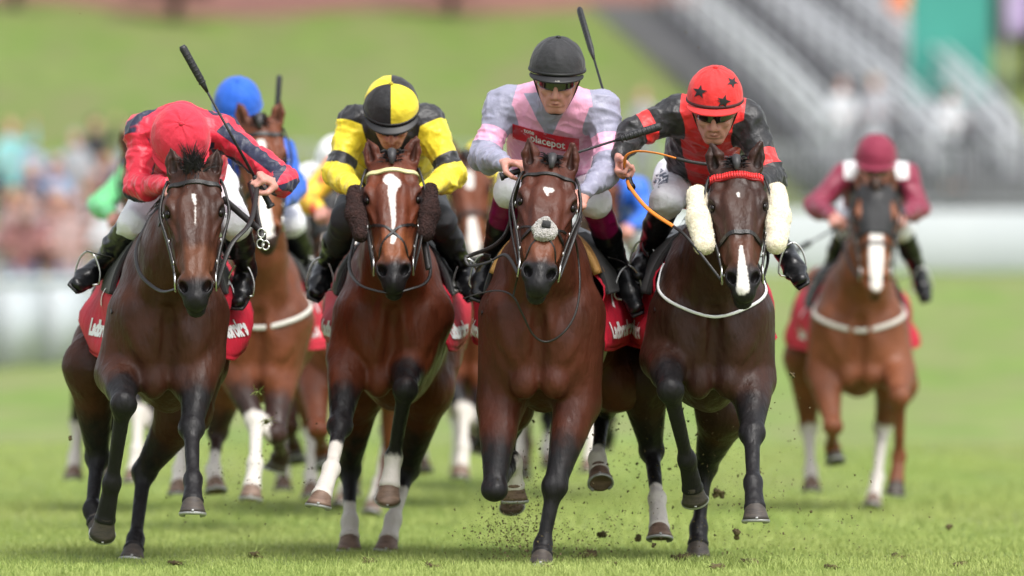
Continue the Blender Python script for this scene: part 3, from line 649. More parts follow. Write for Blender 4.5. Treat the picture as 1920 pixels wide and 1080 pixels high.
    for i in range(N1+1):
        t = i/N1
        for k_ in range(N2):
            th = 2*math.pi*k_/N2; pm = math.radians(98-10*math.sin(th)); pp = pm*t; cr = 1+.010*math.sin(7*th+ph[0])*math.sin(min(t*2.6, 1)*3.14)+.007*math.sin(13*th+ph[1]+t*5)*(t < .8)+.012*(t > .9)*(t-.9)*10
            cr += .006*math.sin(th*3+t*14+ph[2])*math.sin(t*3.14)
            vs.append(hc+u*math.cos(pp)*ru*cr+(r*math.cos(th)*rx+n*math.sin(th)*rn)*math.sin(pp)*cr); masks.append((th, t))
    fs = [(i*N2+k_, i*N2+(k_+1) % N2, (i+1)*N2+(k_+1) % N2, (i+1)*N2+k_) for i in range(N1) for k_ in range(N2)]
    th, t = np.array(masks).T; at = {}
    if cap.get('quarter') is not None:                     # alternating panels
        q = th+cap['quarter']; at['c1'] = np.sin(2*q)*.05*np.clip(t*4, .2, 1)
    hel = obj('helmet', vs, np.array(fs), cap['mat'], root, og, at)
    hb = bvh_of(np.array(vs), np.array(fs))
    m = MB(); m.tube([hc+u*(ru*1.0), hc+u*(ru*1.055)], [.011, .007], 12, sm=1); m.build('cap_button', cap.get('peakmat', cap['mat']), hel, (0, 0, 0)); hel.children[-1].data.transform(Matrix.Translation(Vector(-og)))
    m = MB()
    def pk(i, k_):
        th = math.radians(90-68+136*k_); pm = math.radians(98-10*math.sin(th)); b = hc+u*math.cos(pm)*ru+(r*math.cos(th)*rx+n*math.sin(th)*rn)*math.sin(pm)
        ex = i*.040*math.sin(math.pi*k_)**.6; return b+(r*math.cos(th)+n*math.sin(th))*ex*.9-u*(.008+ex*.35)
    m.grid(pk, 6, 30); m.build('peak', cap.get('peakmat', M['foam_black']), root, og, solid=.006)
    m = MB(); m.tube([hc+(r*math.cos(a)*rx+n*math.sin(a)*rn)*1.012-u*(.012-.018*math.sin(a)) for a in np.linspace(0, 2*math.pi, 41)], .0065, 6, sm=1, flat=.6); m.build('cap_band', cap.get('band', M['foam_black']), root, og)
    m = MB()
    for g in (-1, 1): m.tube([T(g*.092, .0, .01), T(g*.070, -.06, .015), T(g*.03, -.125, .045), T(0, -.132, .05)], .0045, 6, flat=.5)
    m.build('chin_strap', M['foam_black'], root, og)
    if j.get('goggles', 1):
        m = MB(); m.grid(lambda i, k_: T(math.sin(-1.15+2.3*k_)*.079, .006+(-.022+.040*i)*(1-.35*abs(-1+2*k_)**3)-(.006*math.exp(-((-1+2*k_)/.14)**2))*(i < .3), .018+math.cos(-1.15+2.3*k_)*.086), 8, 30); m.build('goggles', M['visor'], root, og, solid=.005)
    # --- jacket
    J = Sdf(); fl = j.get('loose', 1.0)
    tp = [J.seg(sm+tx*.02, lerp(sm, hip, .45), (hw*.98, .115), (.155, .118), .05, lat), J.seg(lerp(sm, hip, .45), lerp(sm, hip, .95), (.155, .118), (.145, .12), .05, lat)]
    tp.append(J.seg(lerp(sm, hip, .1)+dn*.04, lerp(sm, hip, .75)+dn*.075, (.12, .05), (.12, .045), .06, lat))
    J.seg(sm-tx*.01-dn*.03, lerp(sm, T(0, -.09, -.03), .75), .078, .060, .03)
    arms = []
    for s_, e_, w_ in ((shL, elL, wrL), (shR, elR, wrR)):
        J.ell(s_, .072, .05); A = J.seg(s_, e_, .068*fl, .058*fl, .035); fd = nrm(w_-e_); B = J.seg(e_, w_-fd*.012, .058*fl, .033, .025); J.seg(lerp(s_, e_, .8)+V(0, 0, -.012), lerp(e_, w_, .3)+V(0, 0, -.02), .05*fl, .045*fl, .03)
        J.seg(w_-fd*.03, w_-fd*.002, .034, .031, .006); arms.append((A, B, e_, fd))
    for A, B, e_, fd in arms: pass
    v, f = J.mesh(.0065 if not lod else .012, it=2); nn = vnormals(v, f); X, Y, Z = v.T
    dT = np.min([p.d(X, Y, Z) for p in tp], 0); U = [(A.t(X, Y, Z), A.d(X, Y, Z), B.t(X, Y, Z), B.d(X, Y, Z), A.L, B.L) for A, B, _, _ in arms]
    da = np.minimum(np.minimum(U[0][1], U[0][3]), np.minimum(U[1][1], U[1][3])); isarm = np.clip((dT-da)*20, 0, 1)
    q1 = v@np.stack([lat*9+tx*6, dn*14, tx*16-lat*8], 1); rg = 1-np.abs(vnoise(q1)); rg2 = 1-np.abs(vnoise(q1*2.1+5, 2)); amp = j.get('wr_amp', .011)
    aw = np.zeros(len(v))
    for (tu, du, tf, df, LA, LB) in U:
        near = np.exp(-((np.where(df < du, tf*LB, (1-tu)*LA))/.10)**2); wv = np.abs(vnoise(np.stack([np.where(df < du, tf*LB, (tu-1)*LA)*38, X*9, Z*9], 1), 7)); aw = aw+np.where(np.minimum(du, df) < .02, wv*.010*(.35+near), 0)
    v = v+nn*((rg**2-.45)*amp+(rg2**2-.4)*amp*.5-aw*.9)[:, None]
    ctx = dict(v=v, X=X, Y=Y, Z=Z, U=U, dT=dT, da=da, bx=(v-sm)@lat, bt=((v-sm)@tx), bd=(v-sm)@dn, sm=sm, hip=hip, lat=lat, dn=dn, tx=tx, arms=arms, nn=nn)
    jk = obj('jacket', v, f, j['silk'], root, og, j['pat'](ctx) if 'pat' in j else None)
    jb = bvh_of(v, f)
    # --- breeches and boots
    B = Sdf(); B.seg(hL, hR, .105, .105, .04); B.seg(lerp(sm, hip, .75), hip, (.12, .105), (.125, .11), .04, lat)
    for h_, k_, a_ in ((hL, kL, aL), (hR, kR, aR)): B.seg(h_, k_, .092, .060, .05); B.seg(k_, lerp(k_, a_, max(j.get('bl', .12), .03)), .060, .056, .02)
    v2, f2 = B.mesh(.009 if not lod else .014, it=2); n2 = vnormals(v2, f2); v2 = v2+n2*((1-np.abs(vnoise(v2*V(14, 20, 20), 4)))**2*.008)[:, None]
    br = obj('breeches', v2, f2, j['breech'], root, og)
    for g, k_, a_, t_ in ((-1, kL, aL, tL), (1, kR, aR, tR)):
        Q = Sdf(); fd = nrm(t_-a_); sd2 = nrm(np.cross(fd, a_-k_)); dnv = nrm(np.cross(sd2, fd)); dnv = dnv if np.dot(dnv, a_-k_) > 0 else -dnv
        Q.seg(lerp(k_, a_, j.get('bt', .10)), lerp(k_, a_, .5), .062, .056, .02); Q.seg(lerp(k_, a_, .5), a_, .056, .041, .02)
        Q.seg(a_, lerp(a_, t_, .55)+dnv*.004, .040, .036, .02, sd2); Q.ell(a_-fd*.03+dnv*.035, (.034, .038, .035), .02, (sd2, fd, dnv)); Q.seg(a_+dnv*.025, lerp(a_, t_, .62)+dnv*.02, (.036, .036), (.044, .030), .025, sd2); Q.seg(lerp(a_, t_, .62)+dnv*.02, t_+dnv*.012, (.044, .030), (.033, .022), .015, sd2)
        v3, f3 = Q.mesh(.006 if not lod else .012, it=2); tt = (v3-k_)@nrm(a_-k_)/np.linalg.norm(a_-k_); n3 = vnormals(v3, f3)
        v3 = v3+n3*((vnoise(v3*V(20, 20, 42), 9))*.004)[:, None]
        bo = obj('boot', v3, f3, j.get('boot', M['boot']), root, og, {'c1': (j.get('sock', -1)-tt)*.1})
        m = MB(); m.grid(lambda i, k2: a_-fd*.06+fd*(.02+i*(np.linalg.norm(t_-a_)+.07))+dnv*(.052-.02*i*i)+sd2*(-1+2*k2)*.038*(1-.45*abs(2*i-1.1)**3), 12, 5); m.build('sole', M['foam_black'], bo, (0, 0, 0), solid=.010); bo.children[0].data.transform(Matrix.Translation(Vector(-og)))
    return dict(root=root, org=og, T=T, c=c, ax=ax, hc=hc, hb=hb, jb=jb, helmet=hel, jacket=jk, breeches=br, bb=bvh_of(v2, f2), grips=grips, sm=sm, hip=hip, an=(aL, aR), toe=(tL, tR), r=r, u=u, n=n)
def stirrups(h, p):
    """irons and leathers belong to the horse's saddle"""
    sp = [c for c in h['root'].children if c.name.startswith('saddle') and not c.name.startswith('saddle_cloth')][0]
    for g, a, t in zip((-1, 1), p['an'], p['toe']):
        fd = nrm(t-a); b = lerp(a, t, .62)+V(0, 0, -.035); top = b+V(0, .0, .135); m = MB(); x = nrm(np.cross(fd, V(0, 0, 1)))
        m.tube([b-x*.05, b-x*.056+V(0, 0, .05), b-x*.035+V(0, 0, .11), top, b+x*.035+V(0, 0, .11), b+x*.056+V(0, 0, .05), b+x*.05, b-x*.05], .0042, 8, sm=3); o = m.build('stirrup', M['steel'], sp, h['org'])
        s0 = torso_pt(h, -.52, g*.9, .075); m = MB(); m.tube([top, lerp(top, s0, .5)+V(g*.012, 0, 0), s0], .011, 6, flat=.25, side=(0, 1, 0)); m.build('stirrup_leather', M['leather'], sp, h['org'])
def make_whip(pts, label, owner=None, rr=None):
    """pts from the butt in the hand to the padded end"""
    m = MB(); root = thing('whip', label, 'whip', pts[0]); og = np.array(pts[0]); a, b = np.array(pts[0]), np.array(pts[-1]); d = nrm(b-a); L = np.linalg.norm(b-a)
    m.tube([a-d*.03, a-d*.028, a+d*.10, a+d*.11], [.013, .013, .0105, .008], 12, sm=1); m.tube([a-d*.034, a-d*.022], [.017, .017], 12, sm=1); m.build('grip', M['whip'], root, og)
    m = MB(); m.tube([a+d*.10, b-d*(L*.30)], [.0065, .0048], 8, sm=1); m.build('shaft', M['whip'], root, og)
    m = MB(); q = L*.30; m.tube([b-d*q, b-d*(q-.03), b-d*(q-.06), b-d*.012, b], [.006, .011, .0155, .0165, .012], 12, sm=1, flat=.75)
    for i in range(9): m.tube([b-d*(.02+i*.018), b-d*(.026+i*.018)], [.0164, .0164], 12, sm=1, flat=.75)
    m.build('padded_end', M['whip'], root, og)
    return root
def rein(pts, r=.008, m='leather', parent=None, og=(0, 0, 0), name='rein'):
    mb = MB(); mb.tube([np.asarray(p, float) for p in pts], r, 8, sm=8, flat=.45, side=(.75, 0, .66)); return mb.build(name, M[m], parent, og)
M['skin_face'] = mat('skin', (.60, .31, .25, 1), .48, sub=.12, layers=(('lip', (.42, .13, .12, 1), .003),), var=((.52, .22, .17, 1), 26, 1.8), bump=(220, .15))
def silk(name, base, layers=(), rough=.42): return mat(name, base, rough, layers=[(a, c, .0018) for a, c in layers], spec=.4, sheen=.15, var=(tuple(x*.82 for x in base[:3])+(1,), 9, 1.3), bump=[(16, .55, (1, 1, 1), 4, .02), (55, .35, (1, 1, .6), 3, .006)])
# ---------------------------------------------------------------- ground, bank, terraces
def sstep(t): t = min(max(t, 0), 1); return t*t*(3-2*t)
def gbase(Y):
    d = max(min(Y, 95)-14, 0); return .0105*d+.00022*d*d
def gz(x, Y):
    yb = 60+34*sstep((x+5)/5.5); z = gbase(Y)
    t = sstep((x+5)/5.5)
    if Y > yb:
        d = min(Y, 131)-yb; z = gbase(yb)+d*lerp(.1065, .130, t)+(.75*sstep((Y-92)/1.0)*t)
        z += .22*math.sin(x*.5+1)*sstep((Y-100)/20)+.35*math.sin(x*.21+Y*.05)*sstep((Y-80)/30)
    return float(z)
TURF = bpy.data.materials.new('turf'); TURF.use_nodes = True
def turf_nodes(m, cols, scales, bumpy=.4):
    n = m.node_tree.nodes; L = m.node_tree.links; b = n['Principled BSDF']; b.inputs['Roughness'].default_value = .8; b.inputs['Specular IOR Level'].default_value = .15
    tc = n.new('ShaderNodeTexCoord'); c = cols[0]
    for k, (sc, st) in enumerate(scales):
        mp = n.new('ShaderNodeMapping'); mp.inputs['Scale'].default_value = st; L.new(tc.outputs['Object'], mp.inputs['Vector'])
        t = n.new('ShaderNodeTexNoise'); t.inputs['Scale'].default_value = sc; t.inputs['Detail'].default_value = 6; L.new(mp.outputs[0], t.inputs['Vector'])
        mr = n.new('ShaderNodeMapRange'); mr.inputs[1].default_value = .35; mr.inputs[2].default_value = .68; L.new(t.outputs['Fac'], mr.inputs[0])
        x = n.new('ShaderNodeMix'); x.data_type = 'RGBA'; L.new(mr.outputs[0], x.inputs[0])
        if hasattr(c, 'links'): L.new(c, x.inputs[6])
        else: x.inputs[6].default_value = c
        x.inputs[7].default_value = cols[k+1]; c = x.outputs[2]
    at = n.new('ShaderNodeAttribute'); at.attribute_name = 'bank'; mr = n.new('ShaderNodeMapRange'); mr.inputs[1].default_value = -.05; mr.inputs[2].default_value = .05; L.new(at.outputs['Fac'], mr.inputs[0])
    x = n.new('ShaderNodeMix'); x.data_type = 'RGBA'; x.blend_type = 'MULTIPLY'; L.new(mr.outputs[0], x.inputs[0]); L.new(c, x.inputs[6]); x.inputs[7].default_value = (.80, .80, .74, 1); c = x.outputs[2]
    L.new(c, b.inputs['Base Color'])
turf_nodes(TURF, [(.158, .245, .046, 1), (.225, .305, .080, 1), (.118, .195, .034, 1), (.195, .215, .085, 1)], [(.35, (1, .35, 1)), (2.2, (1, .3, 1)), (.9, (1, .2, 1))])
ys = list(np.concatenate([np.arange(-12, 14, 1.0), np.arange(14, 60, 2), np.arange(60, 91, 1.5), np.arange(91, 95, .5), np.arange(95, 140, 1.5), np.arange(140, 400, 20)])); xs = np.concatenate([np.arange(-60, -15, 5), np.arange(-15, 15, .75), np.arange(15, 61, 5)])
gm = MB(); gm.add([V(x, y, gz(x, y)) for y in ys for x in xs], [(j*len(xs)+i, j*len(xs)+i+1, (j+1)*len(xs)+i+1, (j+1)*len(xs)+i) for j in range(len(ys)-1) for i in range(len(xs)-1)])
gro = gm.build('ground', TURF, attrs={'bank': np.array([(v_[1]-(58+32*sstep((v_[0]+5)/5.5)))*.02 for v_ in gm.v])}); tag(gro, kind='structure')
# blades of turf
def blades(name, n, x0, x1, y0, y1, hmin, hmax, w, seed, near=1.0):
    g = np.random.default_rng(seed); yy = y0+(y1-y0)*g.random(n)**near; half = (30+yy)/30*2.9; xx = (g.random(n)*2-1)*half
    tuft = vnoise(np.stack([xx*2.3, yy*1.1, xx*0], 1), 5)+.6*vnoise(np.stack([xx*7, yy*5, xx*0], 1), 8); hh = (hmin+(hmax-hmin)*g.random(n)**1.5)*(1+.35*np.clip(tuft, -1, 1.3))
    zz = np.array([gz(a, b) for a, b in zip(xx, yy)]) if y1 > 14 else np.zeros(n)
    an = g.random(n)*6.283; lean = g.random(n)*.75; la = g.random(n)*6.283; v = np.zeros((n, 5, 3)); wx, wy = np.cos(an)*w, np.sin(an)*w
    for k, (t, s) in enumerate(((0, 1), (0, -1), (.55, .7), (.55, -.7), (1, 0))):
        v[:, k, 0] = xx+wx*s+np.cos(la)*lean*hh*t*t; v[:, k, 1] = yy+wy*s+np.sin(la)*lean*hh*t*t; v[:, k, 2] = zz+hh*t*(1-.25*lean*t)-.002
    b = np.arange(n)[:, None]*5; f4 = b+np.array([[0, 1, 3, 2]]); f3 = b+np.array([[2, 3, 4, 4]])
    f = [tuple(q) for q in f4.tolist()]+[tuple(q[:3]) for q in f3.tolist()]
    me = bpy.data.meshes.new(name); me.from_pydata(v.reshape(-1, 3).tolist(), [], f); col_ = np.repeat(g.random(n)-.5, 5)*.2+np.repeat(tuft, 5)*.06; at = me.attributes.new('c1', 'FLOAT', 'POINT'); at.data.foreach_set('value', np.clip(col_, -.3, .3).astype(np.float32))
    me.materials.append(BLADE); o = bpy.data.objects.new(name, me); col.objects.link(o); return tag(o, kind='stuff', label=None)
BLADE = mat('grass_blade', (.190, .275, .060, 1), .6, layers=[('c1', (.36, .42, .13, 1), .10)], var=((.27, .33, .090, 1), 4, 2), spec=.2)
g1 = blades('grass', 150000, -3, 3, -1.9, 5.5, .010, .033, .0018, 1, 1.25); g2 = blades('grass', 100000, -4, 4, 5.0, 26, .018, .045, .0035, 2)
# clods and divots
SOIL = mat('soil', (.060, .036, .020, 1), .95, bump=[(60, .8, (1, 1, 1), 4, .01)], var=((.12, .10, .035, 1), 30, 3)); rc = random.Random(11)
def clod(c, r, lab, grp, grass=0, nm='soil_clod', flat=1.0):
    S = Sdf(); c = np.asarray(c, float)
    for i in range(5): S.ell(c+V(rc.uniform(-1, 1), rc.uniform(-1, 1), rc.uniform(-1, 1)*flat)*r*.6, (r*rc.uniform(.3, .7), r*rc.uniform(.3, .7), r*rc.uniform(.3, .6)*flat), r*.15)
    v, f = S.mesh(max(r*.16, .0025), it=1); nn = vnormals(v, f); v = v+nn*(vnoise(v/r*3.5)*r*.22)[:, None]
    o = obj(nm, v, f, SOIL, None, c); o.location = tuple(c); tag(o, lab, 'clod', grp)
    if grass:
        m = MB()
        for i in range(grass): rot_hair(m, c+V(rc.uniform(-1, 1), rc.uniform(-1, 1), rc.uniform(-.5, .5))*r*.7, V(rc.uniform(-1, 1), rc.uniform(-1, 1), rc.uniform(-.6, 1)), rc.uniform(.02, .05), .0016, .4, 3, rc)
        m.build('grass_roots', BLADE, o, c)
    return o
AIR = [(133, 821, .3, 8), (1484, 703, .4, 10), (1385, 1003, .6, 18), (1348, 925, 1.6, 20), (1130, 1000, 1.4, 16), (1195, 1008, 1.2, 12), (1225, 1022, .4, 9), (1112, 815, .2, 5), (1076, 962, .4, 5), (1000, 790, 1.2, 6), (1310, 90, 1.2, 4), (1285, 60, 1.5, 4), (1318, 178, 1.2, 3), (985, 880, .8, 5), (1256, 880, 1.5, 7), (1195, 870, 1.4, 6), (1290, 790, 1.0, 5), (1180, 760, .9, 4), (860, 700, .5, 3), (1425, 885, .9, 5), (150, 25, 1.0, 3), (760, 790, 1.8, 6), (1780, 990, 3.0, 12), (1355, 690, .9, 4), (1520, 960, .7, 6), (1470, 1000, .4, 6), (1140, 870, .8, 5), (1068, 1010, .2, 4), (905, 875, .3, 4), (945, 1000, .1, 4)]
for (x, y, Y, r_) in AIR: clod(P(x, y, Y), r_*.62/470*(30+Y)/30, 'small dark clod of soil thrown up into the air by the galloping hooves', 'clods of soil flying around the horses', 0, 'soil_clod')
for i, (x, y, Y, lab) in enumerate([(748, 532, 1.5, ''), (482, 735, 1.2, 'loose tuft of grass flying beside the legs behind the leftmost horse'), (500, 790, 1.6, 'smaller loose tuft of grass flying below the other tuft, right of the leftmost horse'), (1000, 768, 1.4, 'flying tuft of grass and soil under the middle horse')][1:]): clod(P(x, y, Y), .012, lab, 'tufts of turf in the air', 26, 'turf_tuft')
for (x, Y, r_, lab) in [(810, -.55, .05, 'divot of soil and grass lying on the turf left of the middle front hoof'), (1275, .3, .055, 'divot of brown soil in the turf in front of the right horse'), (1405, -.3, .045, 'flat divot of soil on the turf below the right horse front hoof'), (1095, .8, .06, 'dark divot of soil just right of the middle standing hoof'), (1560, -.7, .03, 'small divot of soil on the turf at lower right of the front rank'), (1150, -.2, .03, 'tiny divot of soil right of the middle hoof'), (690, .1, .035, 'small divot of soil between the white-socked hind hooves left of the middle'), (330, -.2, .03, 'small divot of soil right of the leftmost standing hoof'), (1690, .9, .05, 'brown divot of soil on the turf near the right edge'), (1340, -.9, .04, 'divot of brown soil at the bottom edge below the right horse'), (1030, -.75, .03, 'tiny divot of soil in front of the middle standing hoof'), (1800, -.3, .035, 'small divot of soil at the lower right corner'), (480, .9, .04, 'small divot of soil below the flying tufts of grass')]:
    X = (x-960)*(30+Y)/14100; clod((X, Y, .012), r_, lab, 'divots lying on the turf', 60, 'turf_divot', .45)
m = MB(); rs = random.Random(4)
for i in range(9000):
    cl = rs.choice([(965, 985, .25, 38, 46), (985, 940, .4, 40, 60), (1150, 940, .9, 110, 70), (1340, 860, 1.0, 80, 90), (1060, 1010, .1, 90, 25), (1450, 990, .6, 140, 50), (1180, 760, 1.2, 90, 90), (470, 880, 1.5, 90, 60), (960, 1010, .0, 50, 25)])
    c = P(rs.gauss(cl[0], cl[3]), min(rs.gauss(cl[1], cl[4]), 1052), cl[2]+rs.uniform(-.4, .6)); c[2] = max(c[2], .01); r_ = .0014+.0065*rs.random()**4
    d = [nrm(V(rs.gauss(0, 1), rs.gauss(0, 1), rs.gauss(0, 1)))*r_*rs.uniform(.7, 1.3) for _ in range(4)]; m.add([c+x for x in d], [(0, 1, 2), (0, 2, 3), (0, 3, 1), (1, 3, 2)])
tag(m.build('flying_soil', SOIL, flat=True), kind='stuff')
# taller tufts
for (x, Y, n_, lab) in [(1240, -.45, 260, 'low tuft of longer grass at the lower edge left of the rightmost front hoof'), (1420, -.5, 220, 'low tuft of longer grass below the hooves of the right horse')]:
    X = (x-960)*(30+Y)/14100; m = MB()
    for i in range(n_): rot_hair(m, V(X+rs.gauss(0, .10), Y+rs.gauss(0, .12), 0), V(rs.uniform(-.5, .5), rs.uniform(-.5, .5), 1), rs.uniform(.03, .062), .0018, .6, 3, rs)
    o = m.build('grass_tuft', BLADE, None, (X, Y, 0)); o.location = (X, Y, 0); tag(o, kind='stuff')
# ---- rail, retaining wall, barriers
WP = mat('white_rail_paint', (.50, .54, .57, 1), .5, var=((.42, .46, .49, 1), .9, 2)); CONC = mat('pale_concrete', (.44, .47, .47, 1), .8, var=((.38, .41, .42, 1), .4, 2), bump=(6, .3)); STL = mat('galvanised_rail', (.34, .36, .38, 1), .5, .0); DKC = mat('dark_concrete', (.145, .145, .152, 1), .85, var=((.11, .11, .115, 1), .4, 2))
rl = thing('running_rail', 'white panelled running rail curving along the far side of the turf at left', 'rail', (-6, 49.1, gz(-6, 49.1)))
og = V(*rl.location); a0, a1 = V(-12, 36, 0), V(-1.5, 59, 0)
for i in range(24):
    p, q = lerp(a0, a1, i/24), lerp(a0, a1, (i+1)/24); d = nrm(q-p); nn_ = V(d[1], -d[0], 0); z = gz(p[0], p[1]); c = (p+q)/2
    MB().box(V(c[0], c[1], z+.47), (np.linalg.norm(q-p)*.90, .03, .84), (d, nn_, V(0, 0, 1))).build('panel', WP, rl, og)
    MB().tube([V(p[0], p[1], z-.1), V(p[0], p[1], z+.90)], .05, 8).build('post', STL, rl, og)
m = MB(); m.tube([V(*(lerp(a0, a1, t)[:2]), gz(*(lerp(a0, a1, t)[:2]))+.93) for t in np.linspace(0, 1, 20)], .05, 8); m.build('top_rail', WP, rl, og)
rw = MB(); rw.grid(lambda i, j: V(-1.5+30*i, 92-.0*i, 1.6+1.55*j), 20, 3); o = rw.build('retaining_wall', CONC, None, (4, 92, 1.6), solid=.25); o.location = (4, 92, 1.6); tag(o, 'long pale concrete retaining wall behind the turf on the right', 'wall')
for i in range(19):
    x = -3.8+i*1.45; br = thing('crowd_barrier', 'grey steel crowd barrier of upright bars along the top of the pale retaining wall', 'barrier', (x, 92.3, 3.1), 'crowd barriers in one long row'); og = V(x, 92.3, 3.1)
    m = MB(); m.tube([og+V(-.68, 0, .05), og+V(-.68, 0, 1.1), og+V(.68, 0, 1.1), og+V(.68, 0, .05)], .024, 8, sm=1); m.tube([og+V(-.68, 0, .2), og+V(.68, 0, .2)], .02, 8); m.build('frame', STL, br, og)
    m = MB()
    for k in range(12): m.tube([og+V(-.62+k*.113, 0, .2), og+V(-.62+k*.113, 0, 1.1)], .012, 6)
    m.build('bars', STL, br, og); 
    for s_ in (-1, 1): MB().box(og+V(s_*.5, 0, .03), (.06, .5, .04)).build('foot', STL, br, og)
RWH = mat('white_handrail', (.58, .60, .62, 1), .4)
# ---- stepped terrace with three railed aisles
te = thing('terrace', 'dark grey stepped concrete terrace rising behind the barriers at upper right', 'terrace', (8, 110, 4)); og = V(8, 110, 4)
for i in range(26):
    Y = 95+i*1.45; xl = 5.4-(Y-95)*.105; z = gz(9, Y)+.28; m = MB(); m.box(V((xl+9.2)/2, Y+.75, z-.5), (9.2-xl, 1.5, 1.2)); m.build('step', DKC, te, og, flat=True)
for n_, (x0, x1) in enumerate(((3.15, 5.4), (4.95, 7.15), (6.7, 8.35))):
    sr = thing('stair_rail', 'pale railed stair aisle running down the grey terrace, %s' % ('nearest the grass bank', 'the middle one of three', 'nearest the green hoarding')[n_], 'railing', (x1, 97, 3.2), 'railed aisles on the terrace'); og = V(x1, 97, 3.2)
    for s_ in (0, 1):
        pts = [V(lerp([x0], [x1], t)[0]+s_*.26, lerp([131], [97], t)[0], gz(9, 131-34*t)+.3) for t in np.linspace(0, 1, 34)]
        for hz_ in (1.0, .6): MB().tube([p+V(0, 0, hz_) for p in pts], .045, 6, sm=1).build('handrail', RWH, sr, og)
        for p in pts[::3]: MB().tube([p+V(0, 0, -.1), p+V(0, 0, 1.0)], .04, 6).build('post', RWH, sr, og)
    m = MB(); m.grid(lambda i, j: V(x0+(x1-x0)*i+.03+.2*j, 131-34*i, gz(9, 131-34*i)+.36), 30, 2); m.build('stair', mat('stair_concrete', (.20, .20, .21, 1), .9) if n_ == 0 else bpy.data.materials['stair_concrete'], sr, og, solid=.12)
TEAL = mat('green_hoarding', (.055, .34, .27, 1), .6, var=((.045, .28, .23, 1), .8, 2)); o = MB().box(V(8.1, 109, 7.4), (1.5, .12, 5.0)).build('hoarding', TEAL, None, (8.1, 109, 5.0), flat=True); o.location = (8.1, 109, 5.0); tag(o, 'tall teal green hoarding on the terrace at upper right', 'hoarding')
fg = thing('flag', 'lilac flag hanging from a pole right of the teal hoarding', 'flag', (8.98, 107, 4.6)); og = V(8.98, 107, 4.6)
MB().tube([V(8.98, 107, 4.4), V(8.98, 107, 9.0)], .04, 8).build('pole', STL, fg, og); m = MB(); m.grid(lambda i, j: V(9.0+.42*j, 107+.05*math.sin(9*i+3*j), 8.9-2.3*i), 10, 5); m.build('cloth', mat('lilac_cloth', (.42, .32, .52, 1), .7), fg, og, solid=.01)
BRK = mat('brick', (.36, .17, .15, 1), .9, var=((.28, .14, .13, 1), .5, 2), bump=(20, .4)); m = MB(); m.box(V(-9, 134, 9.3), (26, .4, 3.6)); m.box(V(-9, 134, 11.2), (26.2, .6, .2)); o = m.build('brick_wall', BRK, None, (-9, 134, 7.5), flat=True); o.location = (-9, 134, 7.5); tag(o, 'long pinkish brick wall along the top of the grass bank', 'wall')
DKB = mat('dark_wall', (.10, .10, .115, 1), .9, var=((.07, .07, .08, 1), .5, 2)); m = MB(); m.box(V(12, 134.5, 8.8), (21, .4, 4.6)); m.box(V(12, 134.5, 11.2), (21.2, .7, .25)); o = m.build('grey_wall', DKB, None, (12, 134.5, 6.5), flat=True); o.location = (12, 134.5, 6.5); tag(o, 'dark grey wall above the terrace at upper right', 'wall')
# shrubs and trees at the top of the bank
LEAF = mat('dark_foliage', (.045, .050, .035, 1), .8, var=((.09, .06, .06, 1), 3, 2)); BARK = mat('bark', (.07, .05, .04, 1), .9, bump=(12, .6))
def shrub(px, Y, r_, hgt, lab, seed):
    X = (px-960)*(30+Y)/14100; z = gz(X, Y); R_ = random.Random(seed); t = thing('tree', lab, 'tree', (X, Y, z), 'small trees along the top of the bank'); og = V(X, Y, z)
    m = MB(); m.tube([og+V(0, 0, -.2), og+V(.1, 0, hgt*.4), og+V(.0, .1, hgt*.8)], [.14, .11, .04], 8)
    for i in range(5): m.tube([og+V(.05, 0, hgt*(.3+.1*i)), og+V(R_.uniform(-1, 1)*r_*.7, R_.uniform(-1, 1)*r_*.7, hgt*(.5+.1*i))], [.05, .02], 6)
    m.build('trunk', BARK, t, og); m = MB()
    for i in range(2200):
        a = R_.uniform(0, 6.283); q = R_.random()**.5; zz = R_.uniform(.25, 1); rad = r_*math.sin(zz*3)*.9+.15; c = og+V(math.cos(a)*q*rad, math.sin(a)*q*rad, zz*hgt)+V(R_.gauss(0, .1), R_.gauss(0, .1), R_.gauss(0, .1)); e1 = nrm(V(R_.gauss(0, 1), R_.gauss(0, 1), R_.gauss(0, 1)))*.09; e2 = nrm(np.cross(e1, V(R_.gauss(0, 1), R_.gauss(0, 1), R_.gauss(0, 1))))*.06
        m.add([c-e1, c+e2, c+e1, c-e2], [(0, 1, 2, 3)])
    m.build('crown', LEAF, t, og)
for i, a in enumerate([(25, 128, .9, 2.6, 'dark small tree at the top left corner of the bank'), (325, 129, 1.1, 2.4, 'dark small tree above the bank, over the leftmost rider'), (842, 130, 1.0, 2.4, 'dark reddish small tree above the bank left of the dark grey cap'), (1925, 114, 1.1, 3.6, 'brown tree at the far right edge beside the lilac flag')]): shrub(*a, i+3)
HOOF_D = mat('dark_hoof', (.032, .027, .025, 1), .55, bump=[(60, .5, (1, 1, 6), 4, .004)], var=((.075, .058, .045, 1), 22, 2.2, (1, 1, 4)))
HOOF_L = mat('pale_hoof', (.24, .155, .11, 1), .55, bump=[(60, .5, (1, 1, 6), 4, .004)], var=((.10, .06, .042, 1), 20, 2.2, (1, 1, 4)))
M['brow_red'] = mat('red_browband', (.30, .01, .012, 1), .5); M['brow_red2'] = mat('red_braid', (.75, .03, .03, 1), .4)
M['brow_pale'] = mat('pale_browband', (.62, .60, .30, 1), .5)
M['hood'] = mat('black_hood', (.02, .02, .022, 1), .7, bump=(60, .3))
BK = (.011, .010, .011, 1)
